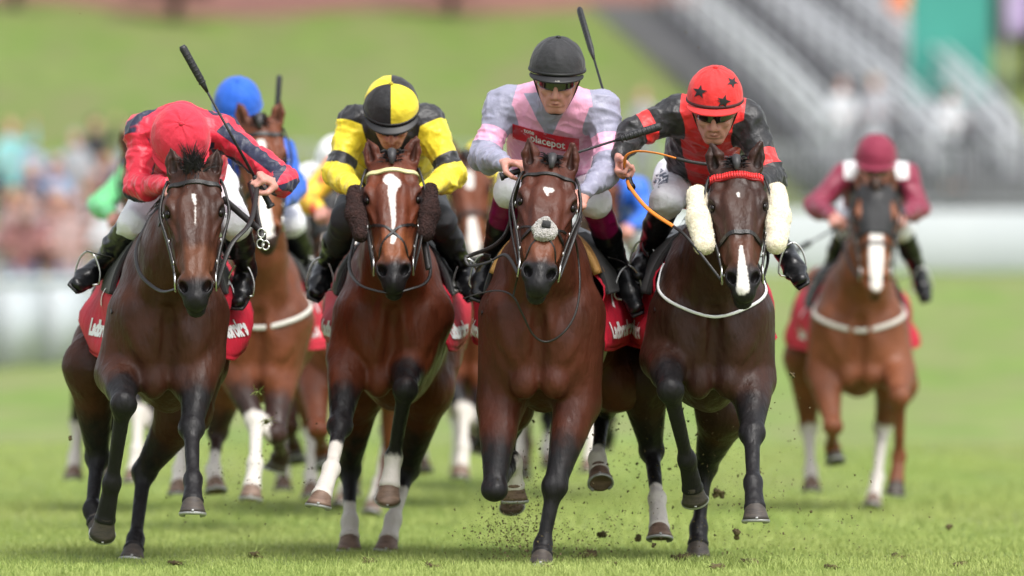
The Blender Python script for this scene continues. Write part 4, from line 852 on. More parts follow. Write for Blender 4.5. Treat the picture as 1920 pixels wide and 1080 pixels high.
HORSES = dict(
 A=dict(label='dark bay horse with small white star and tufted forelock, leftmost in the front rank', chest=(316, .05), yaw=3.0, leg=.97, wide=.90,
   head=dict(poll=(363, 322, -.28), muz=(366, 562), forelock='tuft', blaze=[((.115, .0), (.155, .004), .008, .004), ((.17, .005), (.25, .004), .002, .001)], ear=(10, 12), muzdark=.50),
   fore=[((222, 700, .15), (232, 758, -.20), (210, 905, -.05), (192, 1000, .03), 24), ((378, 672, .12), (359, 803, -.12), (362, 900, -.33), (361, 962, -.45), 34)],
   hind=[((172, 690, 1.0), (183, 858, 1.18), (172, 955, .98), (190, 1000, .92), 10), ((345, 770, .98), (270, 885, 1.15), (254, 1012, .95), (247, 1049, .86))],
   coat=coat_mat('dark_bay_coat', (.070, .024, .011, 1), (.024, .010, .007, 1), BK, (.15, .058, .026, 1)), hoofmat=HOOF_D, seed=3),
 B=dict(label='bay horse with broad white blaze and brown cheekpieces, under the jockey in yellow and black', chest=(737, .95), yaw=0, leg=.97, wide=.94, barrel=.97,
   head=dict(poll=(735, 300, .62), muz=(738, 530), blaze=[((.098, -.012), (.118, .010), .026, .026), ((.12, .006), (.17, -.004), .024, .016), ((.17, -.002), (.30, .004), .015, .008), ((.30, .004), (.35, -.002), .008, .004), ((.375, .004), (.405, -.002), .012, .008)], ear=(14, 14), muzdark=.485),
   fore=[((655, 672, 1.0), (637, 800, .72), (621, 880, .46), (597, 948, .30), 40), ((768, 672, 1.05), (760, 730, .70), (738, 858, .86), (727, 936, .80), 50)],
   hind=[((672, 730, 1.95), (655, 880, 2.15), (656, 978, 2.02), (655, 1030, 1.95)), ((800, 730, 1.95), (765, 880, 2.15), (737, 975, 2.0), (724, 1032, 1.90))],
   socks=(.60, .22, .45, .62), coat=coat_mat('bay_coat', (.150, .040, .015, 1), (.060, .018, .009, 1), BK, (.28, .095, .035, 1)), hoofmat=HOOF_L, seed=4),
 C=dict(label='bay horse with tiny heart-shaped star and grey fleece noseband, middle of the front rank', chest=(1013, .0), yaw=-4.2, leg=.97, wide=.97, barrel=1.10,
   head=dict(poll=(1034, 309, -.32), muz=(1010, 533), roll=5, yaw=4, blaze=[((.128, -.012), (.128, .010), .010, .010), ((.135, -.008), (.155, -.002), .010, .003)], ear=(8, 8), muzdark=.475),
   fore=[((938, 760, .10), (927, 918, -.10), (962, 868, .18), (966, 938, .24), -20), ((1083, 755, .08), (1040, 912, -.08), (1018, 1022, -.10), (1015, 1061, -.18))],
   hind=[((950, 760, 1.0), (955, 800, 1.32), (955, 900, 1.45), (960, 950, 1.50), 10), ((1155, 720, .92), (1132, 765, 1.22), (1120, 860, 1.00), (1126, 905, .92), -10)],
   socks=(.30, 0, .5, .36), coat=coat_mat('blood_bay_coat', (.100, .028, .013, 1), (.042, .014, .009, 1), BK, (.20, .070, .032, 1)), hoofmat=HOOF_L, seed=5, pts=(.42, .45)),
 D=dict(label='dark brown horse with red browband, white snip and cream sheepskin cheekpieces, right of the middle', chest=(1337, .05), yaw=2.5, leg=.99, wide=.96,
   head=dict(poll=(1381, 312, -.28), muz=(1396, 544), blaze=[((.135, .0), (.150, .002), .006, .003), ((.39, -.002), (.57, -.004), .006, .026)], ear=(12, 14), muzdark=.49),
   fore=[((1245, 672, .12), (1257, 732, -.22), (1288, 862, -.02), (1303, 938, .10), -5), ((1410, 712, .15), (1410, 812, -.15), (1412, 905, -.34), (1417, 975, -.46), 34)],
   hind=[((1205, 715, .95), (1222, 845, 1.12), (1232, 935, .85), (1237, 1008, .65), 36), ((1358, 770, .98), (1322, 875, 1.20), (1310, 990, 1.12), (1308, 1044, 1.05))],
   socks=(0, 0, .42, 0), coat=coat_mat('brown_coat', (.052, .020, .011, 1), (.020, .010, .008, 1), BK, (.11, .045, .024, 1)), hoofmat=HOOF_D, seed=6),
 E=dict(label='chestnut horse in a black hood with white muzzle, alone at the back on the right', chest=(1612, 9.8), yaw=0, leg=1.0, vox=.012, hvox=.009, dark=0, back=1,
   head=dict(poll=(1643, 352, 9.5), muz=(1643, 545), blaze=[((.20, .0), (.40, .0), .030, .040), ((.40, 0), (.56, 0), .04, .03)], ear=(10, 10), muzdark=.60),
   fore=[((1545, 700, 9.9), (1562, 800, 9.6), (1560, 835, 9.95), (1566, 865, 9.95), -30), ((1683, 700, 9.8), (1687, 745, 9.5), (1686, 855, 9.65), (1678, 925, 9.6), 20)],
   hind=[((1510, 670, 10.8), (1516, 800, 11.0), (1520, 880, 10.8), (1522, 918, 10.7)), ((1680, 720, 10.8), (1655, 800, 11.0), (1645, 895, 10.7), (1635, 950, 10.5), 20)],
   socks=(0, 0, .9, .95), coat=coat_mat('chestnut_coat', (.24, .090, .040, 1), (.14, .050, .024, 1), BK, (.34, .13, .05, 1)), hoofmat=HOOF_L, seed=7, hair=M['brown_hair']),
 F=dict(label='bright bay horse with large white star and pale breast strap, behind the leftmost horse', chest=(485, 5.0), yaw=1.5, leg=1.0, vox=.011, hvox=.007, back=1,
   head=dict(poll=(487, 233, 4.6), muz=(500, 460), blaze=[((.10, 0), (.16, 0), .024, .022), ((.36, 0), (.52, 0), .02, .04)], ear=(14, 14), muzdark=.53),
   fore=[((420, 660, 5.1), (480, 790, 4.85), (478, 870, 4.7), (470, 935, 4.6), 20), ((528, 680, 5.1), (517, 815, 4.85), (528, 850, 5.2), (515, 880, 5.25), -30)],
   hind=[((372, 700, 6.1), (345, 810, 6.3), (338, 880, 6.2), (335, 925, 6.1)), ((430, 700, 6.1), (408, 810, 6.3), (400, 880, 6.1), (405, 920, 6.0), 20)],
   socks=(.95, 0, .9, .5), coat=coat_mat('bright_bay_coat', (.20, .066, .028, 1), (.10, .034, .016, 1), (.03, .015, .012, 1), (.30, .11, .04, 1)), hoofmat=HOOF_L, seed=8),
)
HS = {}
TACK = dict(
 A=dict(tack=dict(noseband='none', w=.018), saddle=dict(seed=1, flare=.075, cloth=2.0)),
 B=dict(tack=dict(noseband='cross', brow='brow_pale', cheekpieces='brown_fleece', ckdim=(.10, .31, .040, .034, .150, 0), w=.016), saddle=dict(seed=2)),
 C=dict(tack=dict(noseband='both', nosefleece='grey_fleece', double=1, w=.013), saddle=dict(seed=3, tan=1)),
 D=dict(tack=dict(noseband='cavesson', brow='brow_red', cheekpieces='cream_fleece', w=.018), saddle=dict(seed=4)),
 E=dict(tack=dict(noseband='cavesson', hood='hood'), saddle=dict(seed=5, flare=.075)),
 F=dict(tack=dict(noseband='cavesson'), saddle=dict(seed=6)))
for kx, q in HORSES.items():
    h = HS[kx] = make_horse(q); make_tack(h, TACK[kx]['tack']); make_saddle(h, TACK[kx]['saddle'])
# ---------------------------------------------------------------- riders in their colours
def arm_band(c, lo, hi):
    out = np.full(len(c['v']), -.3)
    for (tu, du, tf, df, LA, LB) in c['U']:
        out = np.maximum(out, np.minimum(np.minimum((tu-lo)*LA, (hi-tu)*LA), np.minimum(df-du+.02, c['dT']-du+.005)))
    return out
def sleeve(c, t0=.0):
    return np.max([np.minimum(c['dT']-np.minimum(du, df)+t0, np.where(df < du, .3, (tu-.08)*LA)) for (tu, du, tf, df, LA, LB) in c['U']], 0)
def pat_A(c):
    out = np.full(len(c['v']), -.3)
    for ph_, ((tu, du, tf, df, LA, LB), (A, B, e, fd)) in zip((2.6, .9), zip(c['U'], c['arms'])):
        for S_, d, ok in ((A, du, du <= df), (B, df, df < du)):
            x, y, z = c['X']-S_.a[0], c['Y']-S_.a[1], c['Z']-S_.a[2]; uu = x*S_.u[0]+y*S_.u[1]+z*S_.u[2]; vv = x*S_.v[0]+y*S_.v[1]+z*S_.v[2]; an = np.arctan2(vv, uu)
            out = np.where(ok, (np.cos(3*an+ph_)-.05)*.03, out)
    s = sleeve(c, .01); hoopL = .016-np.abs(np.sqrt((c['bt']-.03)**2+(np.abs(c['bx'])-.17)**2)-.085)
    return {'c1': np.maximum(np.minimum(out, s), np.minimum(hoopL, -s+.02)*.8-.004)}
def pat_B(c):
    s = sleeve(c, .0); return {'c1': s, 'c2': np.maximum(arm_band(c, .66, .90), np.full(len(s), -.3)), 'c3': np.minimum(-s-.01, np.minimum(c['bt']-.10, c['bd']-.03))}
def pat_C(c):
    zz = c['sm'][2]-c['Z']; s = np.maximum(sleeve(c, .02), np.abs(c['bx'])-.165-np.clip(zz, -.1, .2)*.25); zz = c['sm'][2]-c['Z']; vneck = np.minimum(np.minimum(.072-np.abs(c['bx']+.01)-zz*.55, zz+.06), c['sm'][1]+.02-c['Y']+.3); seam = np.minimum(.022-np.abs(c['bt']-.20-.6*np.abs(c['bx'])), np.abs(c['bx'])-.05)
    return {'c1': np.maximum(s, vneck), 'c2': arm_band(c, .50, .82)}
def pat_D(c):
    s = sleeve(c, .02); side = np.minimum(np.abs(c['bx'])-.13+np.clip(c['bt'], 0, 1)*.10, .3); return {'c1': np.maximum(s, side), 'c2': arm_band(c, .58, .84)}
def pat_E(c):
    return {'c1': np.minimum(.17-np.abs(c['bx']), .015+c['Z']-c['sm'][2]), 'c2': np.minimum(.14-np.abs(c['bx']), c['sm'][2]-c['Z']-.03)}
RED, NAVY, BLACK, YEL = (.76, .028, .062, 1), (.016, .020, .050, 1), (.013, .013, .015, 1), (.86, .70, .035, 1)
PINK, GREY, SCAR, MAR, WHT, BLUE = (.86, .40, .58, 1), (.30, .30, .40, 1), (.80, .030, .030, 1), (.24, .016, .050, 1), (.80, .80, .80, 1), (.015, .12, .62, 1)
K = {}
for n_, c_ in dict(red=RED, yellow=YEL, scarlet=SCAR, maroon=MAR, blue=BLUE, black=(.022, .022, .025, 1), green=(.18, .60, .26, 1), white=WHT, orange=(.80, .10, .04, 1)).items(): K[n_] = silk(n_+'_cap_silk', c_, rough=.72)
K['quarter'] = silk('quartered_cap_silk', (.016, .016, .018, 1), [('c1', YEL)], .72)
BW = mat('white_breeches', (.78, .78, .82, 1), .55, bump=[(18, .5, (1, 1, 1), 3, .02), (90, .2)]); BG = mat('charcoal_breeches', (.035, .037, .042, 1), .65, bump=(20, .4)); BN = mat('black_sock', (.010, .010, .012, 1), .7, bump=(60, .3))
BT_MAR = mat('boot_plum_top', (.006, .006, .007, 1), .34, coat=.12, spec=.35, layers=[('c1', (.20, .006, .065, 1), .002)], bump=(28, .3, (1, 1, 2), 2))
BT_BLK = mat('boot_cloth_top', (.006, .006, .007, 1), .34, coat=.12, spec=.35, layers=[('c1', (.010, .010, .012, 1), .002)], bump=(28, .3, (1, 1, 2), 2))
DL, DR = (.2, -.9, -.45), (-.2, -.9, -.45)
JOCKEYS = dict(
 A=dict(label='jockey in red silks with navy sleeve stripes, head tucked down, on the leftmost horse', seed=1,
   head=(338, 270, .14, 68, 4, 0), sh=[(268, 246, .38), (414, 248, .36)], el=[(258, 352, .30), (532, 338, .16)], wr=[(312, 345, .02), (521, 346, .0)], hip=(350, 350, .98),
   kn=[(252, 418, .42), (442, 420, .42)], an=[(188, 500, .78), (462, 505, .78)], toe=[(150, 528, .60), (445, 560, .60)],
   hand=[((.35, -.8, -.3), (.6, .4, -.6), 1), ((-.75, -.55, .35), (-.5, .3, -.8), 1, (62, 85, 45))], cap=dict(mat=K['red'], peakmat=K['red'], band=K['red']), hr=(.118, .126, .134), loose=.92,
   silk=silk('red_navy_silk', RED, [('c1', NAVY)]), pat=pat_A, breech=BW, boot=BT_BLK, sock=.5),
 B=dict(label='jockey in yellow and black silks with quartered cap and black armbands', seed=2,
   head=(734, 218, 1.02, 44, 0, 0), sh=[(668, 232, 1.22), (800, 232, 1.22)], el=[(630, 324, 1.16), (850, 327, 1.16)], wr=[(668, 358, .88), (797, 358, .88)], hip=(735, 345, 1.80),
   kn=[(650, 412, 1.25), (825, 415, 1.25)], an=[(612, 500, 1.60), (868, 505, 1.60)], toe=[(594, 545, 1.42), (880, 545, 1.42)],
   hand=[(DL, (.5, .3, -.8), 1), (DR, (-.5, .3, -.8), -1)], cap=dict(mat=K['quarter'], quarter=.0), hr=(.113, .120, .128),
   silk=silk('yellow_black_silk', (.018, .018, .02, 1), [('c1', YEL), ('c2', (.016, .016, .018, 1)), ('c3', YEL)]), pat=pat_B, breech=BG, bl=.5, bt=.45),
 C=dict(label='jockey in pink and grey silks with dark grey cap and red chest band', seed=3,
   head=(1044, 148, .05, 20, -3, 3), sh=[(945, 200, .30), (1128, 205, .28)], el=[(906, 292, .22), (1146, 312, .18)], wr=[(945, 305, -.10), (1096, 362, -.02)], hip=(1030, 345, .92),
   kn=[(957, 360, .32), (1116, 378, .32)], an=[(922, 488, .72), (1160, 500, .70)], toe=[(898, 545, .52), (1190, 572, .50)],
   hand=[((.75, -.6, -.05), (.15, -.1, -1), -1, (25, 55, 40)), ((-.4, -.8, -.5), (-.5, .2, -.8), -1)], cap=dict(mat=K['black'], peakmat=M['foam_black']), hr=(.112, .120, .132),
   silk=silk('pink_grey_silk', PINK, [('c1', GREY), ('c2', PINK)]), pat=pat_C, breech=BW, boot=BT_MAR, sock=.40, bt=.05, bl=.0),
 D=dict(label='jockey in black and red silks with black stars on red cap', seed=4,
   head=(1340, 205, .05, 24, -4, 2), sh=[(1272, 215, .28), (1400, 225, .26)], el=[(1186, 248, .22), (1446, 335, .18)], wr=[(1162, 292, .12), (1408, 345, -.06)], hip=(1322, 342, .95),
   kn=[(1250, 376, .38), (1412, 385, .38)], an=[(1215, 470, .74), (1470, 470, .74)], toe=[(1200, 512, .60), (1497, 520, .52)],
   hand=[((.05, -.45, -.85), (.75, -.45, .1), 1, (60, 80, 40)), (DR, (-.5, .3, -.8), -1)], cap=dict(mat=K['scarlet'], peakmat=K['scarlet'], band=mat('cap_band_dark', (.05, .01, .01, 1), .6)), hr=(.112, .125, .130),
   silk=silk('red_black_silk', SCAR, [('c1', (.018, .018, .02, 1)), ('c2', SCAR)]), pat=pat_D, breech=BW, boot=BT_BLK, sock=.62, bt=.03),
 E=dict(label='jockey in maroon silks with white yoke and maroon cap, on the chestnut horse', seed=5, lod=1,
   head=(1642, 312, 9.9, 22, 0, 0), sh=[(1585, 332, 10.1), (1698, 332, 10.1)], el=[(1527, 385, 10.0), (1722, 390, 10.0)], wr=[(1560, 405, 9.7), (1690, 405, 9.7)], hip=(1640, 400, 10.7),
   kn=[(1590, 425, 10.2), (1690, 430, 10.2)], an=[(1555, 510, 10.5), (1722, 510, 10.5)], toe=[(1535, 552, 10.3), (1732, 552, 10.3)],
   hand=[(DL, (.5, .3, -.8), 1), (DR, (-.5, .3, -.8), -1)], cap=dict(mat=K['maroon'], peakmat=K['maroon'], band=K['maroon']),
   silk=silk('maroon_white_silk', MAR, [('c1', WHT), ('c2', (.03, .018, .025, 1))]), pat=pat_E, breech=BW, boot=M['boot']),
 F=dict(label='jockey in plain blue silks and blue cap, half hidden behind the leftmost rider', seed=6, lod=1,
   head=(446, 212, 5.35, 35, 0, 0), sh=[(400, 280, 5.5), (527, 290, 5.5)], el=[(395, 370, 5.4), (550, 352, 5.4)], wr=[(440, 350, 5.0), (520, 385, 5.0)], hip=(475, 370, 6.0),
   kn=[(425, 420, 5.5), (548, 420, 5.5)], an=[(390, 500, 5.8), (575, 500, 5.8)], toe=[(380, 535, 5.6), (580, 535, 5.6)],
   hand=[(DL, (.5, .3, -.8), 1), (DR, (-.5, .3, -.8), -1)], cap=dict(mat=K['blue'], peakmat=K['blue'], band=K['blue']),
   silk=silk('blue_silk', BLUE), breech=BW, boot=M['boot']),
)
JS = {}
for kx, q in JOCKEYS.items():
    JS[kx] = make_person(q); stirrups(HS[kx], JS[kx])
# ---------------------------------------------------------------- whips, reins, lettering and marks
def pick(nm, root): return [c for c in root.children if c.name.startswith(nm)][0]
def whip_in(grip, tip, label, back=.06):
    tip = np.asarray(tip, float); d = nrm(tip-grip); return make_whip([grip-d*back, tip], label)
whip_in(JS['A']['grips'][1][0], P(341, 86, -.15), 'long black padded whip raised upward by the jockey in red with navy stripes', .08)
whip_in(JS['C']['grips'][0][0], P(1240, 236, -.12), 'black whip held level across the chest of the pink and grey jockey', .05)
whip_in(JS['D']['grips'][0][0], P(1086, 16, .62), 'upright black whip showing above the grey shoulder beside the dark grey cap', .05)
whip_in(JS['F']['grips'][1][0], P(524, 141, 5.0), 'short visible whip standing up beside the blue cap', .05)
whip_in(JS['E']['grips'][0][0], P(1478, 478, 9.4), 'thin dark whip pointing down from the hand of the maroon jockey', .05)
def bit(h, g): return h['H'](.455+.03, g*.080, -.098)
def RB(kx): return pick('bridle', HS[kx]['root']), HS[kx]['org']
b, og = RB('A'); gA = JS['A']['grips']
rein([bit(HS['A'], 1), P(432, 462, -.40), P(470, 415, -.28), gA[1][0]], .011, 'leather', b, og)
rein([gA[1][0]+V(-.03, 0, 0), P(476, 372, -.12), P(482, 410, -.2), P(492, 448, -.28)], .013, 'leather', b, og)
rein([P(418, 372, -.12), P(450, 400, -.2), P(488, 432, -.28)], .013, 'leather', b, og)
rein([bit(HS['A'], -1), P(300, 545, -.30), P(264, 515, -.16), P(255, 470, -.02), P(272, 425, .10), P(300, 385, .12), gA[0][0]], .008, 'leather', b, og)
for (x, y) in ((490, 437), (488, 457), (498, 460)):
    m = MB(); c = P(x, y, -.29); m.tube([c+V(math.cos(t)*.014, 0, math.sin(t)*.018) for t in np.linspace(0, 6.2832, 15)], .0038, 6, sm=1); m.build('buckle', M['steel'], b, og)
MB().box(P(491, 447, -.285), (.034, .012, .05)).build('keeper', M['leather'], b, og)
b, og = RB('C'); gC = JS['C']['grips']
rein([bit(HS['C'], -1), P(948, 478, -.42), P(915, 492, -.35), P(882, 498, -.30), P(873, 484, -.28), P(884, 478, -.26), P(930, 458, -.12), P(955, 420, -.05), gC[0][0]], .008, 'leather', b, og)
rein([bit(HS['C'], 1), P(1078, 440, -.45), P(1088, 400, -.25), gC[1][0]], .009, 'leather', b, og)
rein([P(868, 560, -.10), P(900, 550, -.16), P(935, 545, -.22), P(962, 556, -.28), P(980, 590, -.26), P(1000, 628, -.22), P(1025, 641, -.20), P(1055, 625, -.20), P(1078, 590, -.18), P(1087, 540, -.15), P(1084, 480, -.12), P(1076, 440, -.2)], .0042, 'leather', b, og, 'martingale_cord')
rein([P(962, 556, -.28), P(968, 530, -.30), P(978, 490, -.45)], .004, 'leather', b, og, 'martingale_cord')
b, og = RB('D'); gD = JS['D']['grips']
rein([gD[0][0], P(1172, 296, .0), P(1192, 284, -.02), P(1230, 287, -.05), P(1268, 297, -.08)], .0085, 'orange', b, og)
rein([P(1268, 297, -.08), P(1300, 304, -.1), P(1345, 310, -.12)], .007, 'leather', b, og)
rein([gD[0][0]+V(0, 0, -.03), P(1182, 352, -.08), P(1215, 392, -.18), P(1262, 424, -.30)], .0075, 'orange', b, og)
rein([P(1262, 424, -.30), P(1290, 447, -.40), bit(HS['D'], -1)], .006, 'leather', b, og)
rein([bit(HS['D'], 1), P(1440, 480, -.35), P(1425, 420, -.1), gD[1][0]], .008, 'leather', b, og)
h = HS['D']; ring_strap(h, -.30, .99, .22, 78, .013, 'neck_strap', M['white'], .003)
b, og = RB('B'); gB = JS['B']['grips']
rein([gB[0][0], P(664, 450, .75), P(655, 500, .62), P(672, 532, .45), P(705, 545, .38), P(735, 548, .36), P(768, 542, .38), P(800, 528, .45), P(806, 490, .55), gB[1][0]], .007, 'leather', b, og)
rein([gB[0][0], P(690, 440, .5), bit(HS['B'], -1)], .008, 'leather', b, og); rein([gB[1][0], P(790, 440, .5), bit(HS['B'], 1)], .008, 'leather', b, og)
rein([P(792, 430, .6), P(797, 470, .5), P(803, 505, .45)], .012, 'leather', b, og, 'rein_end')
for kx in ('E', 'F'):
    b, og = RB(kx)
    for g, gr in zip((-1, 1), JS[kx]['grips']): rein([bit(HS[kx], g), lerp(bit(HS[kx], g), gr[0], .5)+V(0, 0, -.05), gr[0]], .009, 'leather', b, og)
    h = HS[kx]; ring_strap(h, -.35, .96, .20, 100, .026, 'breast_strap', M['girth'])
for kx in 'ACD':
    h = HS[kx]; strap(h['bvh'], [h['W'](-.1, -.30, 1.30), h['W'](-.18, -.22, 1.15), h['W'](-.15, -.05, 1.0)], .012, .003, .002).build('martingale_strap', M['leather'], h['root'], h['org'])
# stars on the red cap
jd = JS['D']
for (px, py, rr, rot) in ((1317, 165, 14, .2), (1363, 184, 14, .25), (1380, 146, 12, .5)):
    poly = [V(px+math.sin(rot+i*math.pi/5)*rr*(1 if i % 2 == 0 else .42), py-math.cos(rot+i*math.pi/5)*rr*(1 if i % 2 == 0 else .42)) for i in range(10)]
    decal_shape(poly, lambda a, c: P(a, c, -.5), jd['hb'], .004, M['foam_black'], 'star', jd['helmet'], jd['org'])
# red band with its wording
jc = JS['C']; mr = mat('chest_band', (.62, .012, .03, 1), .5)
band = [(963+122*t, 221+22*math.sin(t*1.5)+6*t) for t in np.linspace(0, 1, 14)]; band += [(x-1, y+24) for x, y in band[::-1]]
def bp(t, v_): return (961+128*t, 236+22*math.sin(t*1.5)+6*t-v_)
m = MB(); vv = []
def onjk(px, py, off):
    p = Vector(P(px, py, -.4)); hit = jc['jb'].ray_cast(p, Vector((0, 1, 0)), 3)[0] or jc['jb'].find_nearest(p)[0]; return np.array(hit)+V(0, -off, 0)
m.grid(lambda i, k_: onjk(*bp(i, -13+26*k_), .005), 40, 9); m.build('chest_band', mr, jc['jacket'], jc['org'])
decal_text('tote', 11, lambda x, y: onjk(*bp((x+30)/122, y+7.2), .009), None, None, 0, M['white'], 'lettering', jc['jacket'], jc['org'], .25)
decal_text('placepot', 18.5, lambda x, y: onjk(*bp((x+64)/122, y-3.2), .009), None, None, 0, M['white'], 'lettering', jc['jacket'], jc['org'], .35)
decal_text('JVP', 6.5, lambda x, y: (lambda p: (np.array(p[0] if p[0] else P(1045+x, 154-y, -.1))+V(0, -.004, 0)))(jc['hb'].ray_cast(Vector(P(1045+x, 154-y, -.6)), Vector((0, 1, 0)), 2)), None, None, 0, M['girth'], 'lettering', jc['helmet'], jc['org'], .1)
# thigh patch of the red capped rider
m = MB()
def onb(px, py, off): p = Vector(P(px, py, -.3)); hit = jd['bb'].ray_cast(p, Vector((0, 1, 0)), 3)[0] or jd['bb'].find_nearest(p)[0]; return np.array(hit)+V(0, -off, 0)
decal_shape([V(1228, 300), V(1250, 302), V(1262, 318), V(1258, 336), V(1240, 344), V(1230, 330)], lambda a, c: P(a, c, -.3), jd['bb'], .005, mat('navy_patch', (.02, .03, .07, 1), .6), 'sponsor_patch', jd['breeches'], jd['org'])
decal_text('H', 24, lambda x, y: onb(1243+x, 322-y, .008), None, None, 0, M['white'], 'lettering', jd['breeches'], jd['org'], .2)
decal_text('NAF', 8, lambda x, y: onb(1258+x, 430-y, .008), None, None, 0, M['white'], 'lettering', jd['breeches'], jd['org'], .0) if False else None
# ---------------------------------------------------------------- the chasing pack
def copy_tree(o, parent=None, sub=None):
    c = o.copy(); col.objects.link(c); c.parent = parent
    if sub and o.type == 'MESH':
        for i, sl in enumerate(c.material_slots):
            nm = sl.material.name if sl.material else ''
            if nm in sub: c.material_slots[i].link = 'OBJECT'; c.material_slots[i].material = sub[nm]
    for ch in o.children: copy_tree(ch, c, sub)
    return c
GR = silk('green_silk', (.16, .62, .25, 1)); WH = silk('white_silk', (.80, .80, .82, 1)); YE = silk('pale_yellow_silk', (.80, .72, .12, 1)); RO = silk('orange_red_silk', (.80, .10, .05, 1)); BL = silk('royal_blue_silk', (.02, .15, .68, 1))
RY = mat('red_silk_yellow_spots', (.74, .04, .04, 1), .5, var=((.90, .62, .05, 1), 6, 9))
COATS = [coat_mat('pack_bay_coat', (.17, .052, .020, 1), (.07, .022, .010, 1), BK, (.25, .09, .035, 1)), coat_mat('pack_brown_coat', (.085, .033, .018, 1), (.04, .016, .01, 1), BK, (.15, .06, .03, 1))]
PACK = [ # photo x, Y, silk, cap, coat, horse label, jockey label, source
 (265, 9.5, GR, 'green', 0, 'bay horse hidden behind the leftmost horse, ridden by the jockey in green', 'jockey in light green silks, only a sleeve showing behind the leftmost rider', 'F', 'E'),
 (598, 10.0, WH, 'white', 1, 'brown horse in the pack ridden by the white-sleeved jockey', 'jockey in white silks blurred left of the yellow and black rider', 'E', 'E'),
 (655, 8.0, RY, 'red', 0, 'bay horse in the pack ridden by the jockey in red and yellow', 'jockey in red silks with yellow patches, just behind the yellow and black rider', 'E', 'E'),
 (872, 11.0, YE, 'yellow', 0, 'bay horse in the pack ridden by the jockey in plain pale yellow', 'jockey in plain pale yellow silks and cap between the two middle riders', 'F', 'E'),
 (925, 15.0, RO, 'orange', 1, 'brown horse farthest back, ridden by the jockey in orange-red', 'jockey in orange-red silks far back, left of the pink and grey rider', 'E', 'E'),
 (1110, 13.0, BL, 'blue', 0, 'bay horse behind the middle horse, ridden by the jockey in royal blue', 'jockey in royal blue silks glimpsed between the pink and red-capped riders', 'F', 'E')]
for (px, Y, sk, cp, co, lh, lj, hsrc, jsrc) in PACK:
    X = (px-960)*(30+Y)/14100; src = HS[hsrc]; q = HORSES[hsrc]; X0 = P(q['chest'][0], 660, q['chest'][1])[0]; dl = Vector((X-X0, Y-q['chest'][1], 0))
    c = copy_tree(src['root'], None, {q['coat'].name: COATS[co]}); c.location = src['root'].location+dl; c['label'] = lh; c['group'] = 'racehorses in the chasing pack'
    jq = JOCKEYS[jsrc]; jr = JS[jsrc]['root']; JX = P(HORSES[jsrc]['chest'][0], 660, HORSES[jsrc]['chest'][1])[0]; dj = Vector((X-JX, Y-HORSES[jsrc]['chest'][1], 0))
    c = copy_tree(jr, None, {jq['silk'].name: sk, jq['cap']['mat'].name: K[cp]}); c.location = jr.location+dj; c['label'] = lj; c['group'] = 'jockeys in the chasing pack'
for kx in 'EF': JS[kx]['root']['group'] = 'jockeys in the chasing pack'
# ---------------------------------------------------------------- spectators on the bank
def spectator(pose, seed):
    R_ = random.Random(seed); S, T_, B_ = Sdf(), Sdf(), Sdf(); sit = pose == 'sit'; hz = .0 if not sit else -.42
    hip = V(0, 0, .92+hz); sh = V(0, -.02 if sit else .0, 1.42+hz); kn = [V(g*.12, -.42 if sit else -.02, .50 if not sit else .50) for g in (-1, 1)]; an = [V(g*.13, -.40 if sit else .02, .08) for g in (-1, 1)]
    S.ell(sh+V(0, -.01, .24), (.075, .095, .115)); S.seg(sh, sh+V(0, 0, .16), .055, .05, .02); S.seg(hip, sh, (.13, .09), (.17, .09), .04); S.ell(sh+V(0, -.10, .22), (.014, .02, .02), .01)
    for g in (0, 1): S.seg(hip+V((g-.5)*.2, 0, 0), kn[g], .075, .055, .04); S.seg(kn[g], an[g], .05, .035, .02); S.seg(an[g], an[g]+V(0, -.15, -.04), .035, .03, .02)
    T_.seg(hip+V(0, 0, .02), sh, (.155, .115), (.19, .11), .05)
    for g in (-1, 1):
        up = pose == 'wave' and g > 0; el = sh+V(g*.26, -.05, -.26) if not up else sh+V(g*.3, -.1, .05); wr = el+(V(-g*.10, -.20, .02) if not up else V(-.02, -.05, .25))
        S.seg(sh+V(g*.17, 0, 0), el, .045, .04, .03); S.seg(el, wr, .038, .03, .02); S.ell(wr+nrm(wr-el)*.06, (.035, .035, .05), .02); T_.seg(sh+V(g*.16, 0, -.01), el, .062, .052, .03); T_.seg(el, lerp(el, wr, .8), .052, .042, .02)
    for g in (0, 1): B_.seg(hip+V((g-.5)*.18, 0, 0), kn[g], .095, .07, .05); B_.seg(kn[g], lerp(kn[g], an[g], .92), .068, .05, .02)
    rt = thing('person', 'x', 'spectator', (0, 0, 0)); v, f = S.mesh(.022); obj('body', v, f, M['skin'], rt)
    v, f = T_.mesh(.022); v = v+vnormals(v, f)*(vnoise(v*12)*.012)[:, None]; obj('top', v, f, SPT, rt); v, f = B_.mesh(.025); obj('trousers', v, f, SPB, rt)
    Hs = Sdf(); Hs.ell(sh+V(0, .015, .285), (.088, .10, .10)); Hs.sub(Ell(sh+V(0, -.10, .22), (.075, .06, .095)), .02); v, f = Hs.mesh(.018); obj('hair', v, f, SPH, rt); return rt
SPT = mat('top_cloth', (.5, .5, .5, 1), .8); SPB = mat('trouser_cloth', (.1, .1, .12, 1), .8); SPH = mat('hair_cloth', (.05, .03, .02, 1), .8)
protos = [spectator('stand', 1), spectator('wave', 2), spectator('sit', 3)]; used = [0, 0, 0]
TC = {n: mat('top_'+n.replace(' ', '_'), tuple(x*.8 for x in c[:3])+(1,), .8) for n, c in {'white': (.72, .74, .78, 1), 'pale blue': (.34, .46, .66, 1), 'navy': (.04, .05, .11, 1), 'pink': (.52, .36, .35, 1), 'light grey': (.45, .46, .50, 1), 'turquoise': (.30, .62, .64, 1), 'black': (.03, .03, .035, 1), 'cream': (.66, .58, .48, 1), 'dusky red': (.30, .13, .13, 1), 'denim blue': (.12, .20, .42, 1)}.items()}
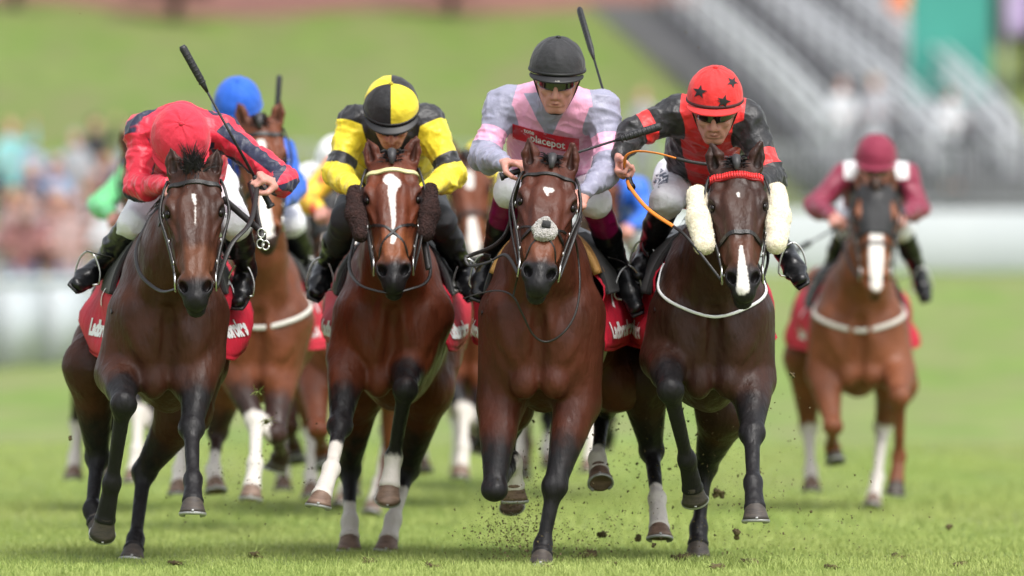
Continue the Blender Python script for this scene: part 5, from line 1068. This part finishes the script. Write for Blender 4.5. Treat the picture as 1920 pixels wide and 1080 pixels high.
BC = {n: mat('trousers_'+n.replace(' ', '_'), c, .8) for n, c in {'dark': (.03, .03, .04, 1), 'blue': (.10, .14, .28, 1), 'beige': (.45, .36, .26, 1), 'white': (.62, .63, .66, 1), 'grey': (.20, .20, .22, 1)}.items()}
HC = [mat('hair_'+str(i), c, .7) for i, c in enumerate([(.03, .02, .015, 1), (.14, .08, .035, 1), (.36, .25, .12, 1), (.30, .28, .27, 1)])]
rp = random.Random(21); spots = []
for i in range(26): spots.append((rp.uniform(-10, 285), rp.uniform(395, 500), 64+rp.uniform(-3, 7)))                  # lower group, heads at these heights
for i in range(20): spots.append((rp.uniform(90, 300) if i % 4 else rp.uniform(-10, 70), rp.uniform(205, 330), 92))
spots += [(1205, 262, 96), (1578, 270, 96.5), (1782, 268, 96), (1690, 15, 118), (1640, 270, 97), (1310, 285, 96)]
combos = {g: [(t, b) for b in BC for t in ts] for g, ts in enumerate((('pink', 'cream', 'white', 'dusky red', 'light grey', 'pale blue'), ('navy', 'denim blue', 'pale blue', 'black', 'light grey', 'turquoise'), ('white', 'light grey')))}; [rp.shuffle(q) for q in combos.values()]
near_words = {0: 'lower crowd at left', 1: 'upper crowd at left', 2: 'behind the barriers at right'}
for i, (px, py, Y) in enumerate(spots):
    grp = 0 if i < 26 else 1 if i < 46 else 2
    if grp < 2:                                # stand them on the bank where their heads reach that height
        best = None
        for Yc in np.arange(60, 124, .5):
            X = (px-960)*(30+Yc)/14100; zt = gz(X, Yc)+1.70; e = abs(660-(zt-.85)*14100/(30+Yc)-py)
            if best is None or e < best[0]: best = (e, Yc, X)
        Y, X = best[1]+rp.uniform(-.4, .4), best[2]; z = gz(X, Y)
    else:
        X = (px-960)*(30+Y)/14100; z = gz(X, Y)+.3
    k = i % 3 if grp < 2 else 0; t, b = combos[grp].pop()
    if px == 1690: t = 'orange'; TC.setdefault('orange', mat('top_orange', (.80, .25, .10, 1), .8))
    sub = {'top_cloth': TC[t], 'trouser_cloth': BC[b], 'hair_cloth': HC[i % 4]}
    c = copy_tree(protos[k], None, sub); c.location = (X, Y, z); c.rotation_euler = (0, 0, rp.uniform(-.6, .6)); s_ = rp.uniform(.94, 1.06); c.scale = (s_, s_, s_)
    lab = 'spectator in %s top and %s trousers, %s' % (t, b, near_words[grp]); c['label'] = lab; c['group'] = 'spectators watching the race'
def kill(o):
    for c in list(o.children): kill(c)
    bpy.data.objects.remove(o)
for p_ in protos: kill(p_)
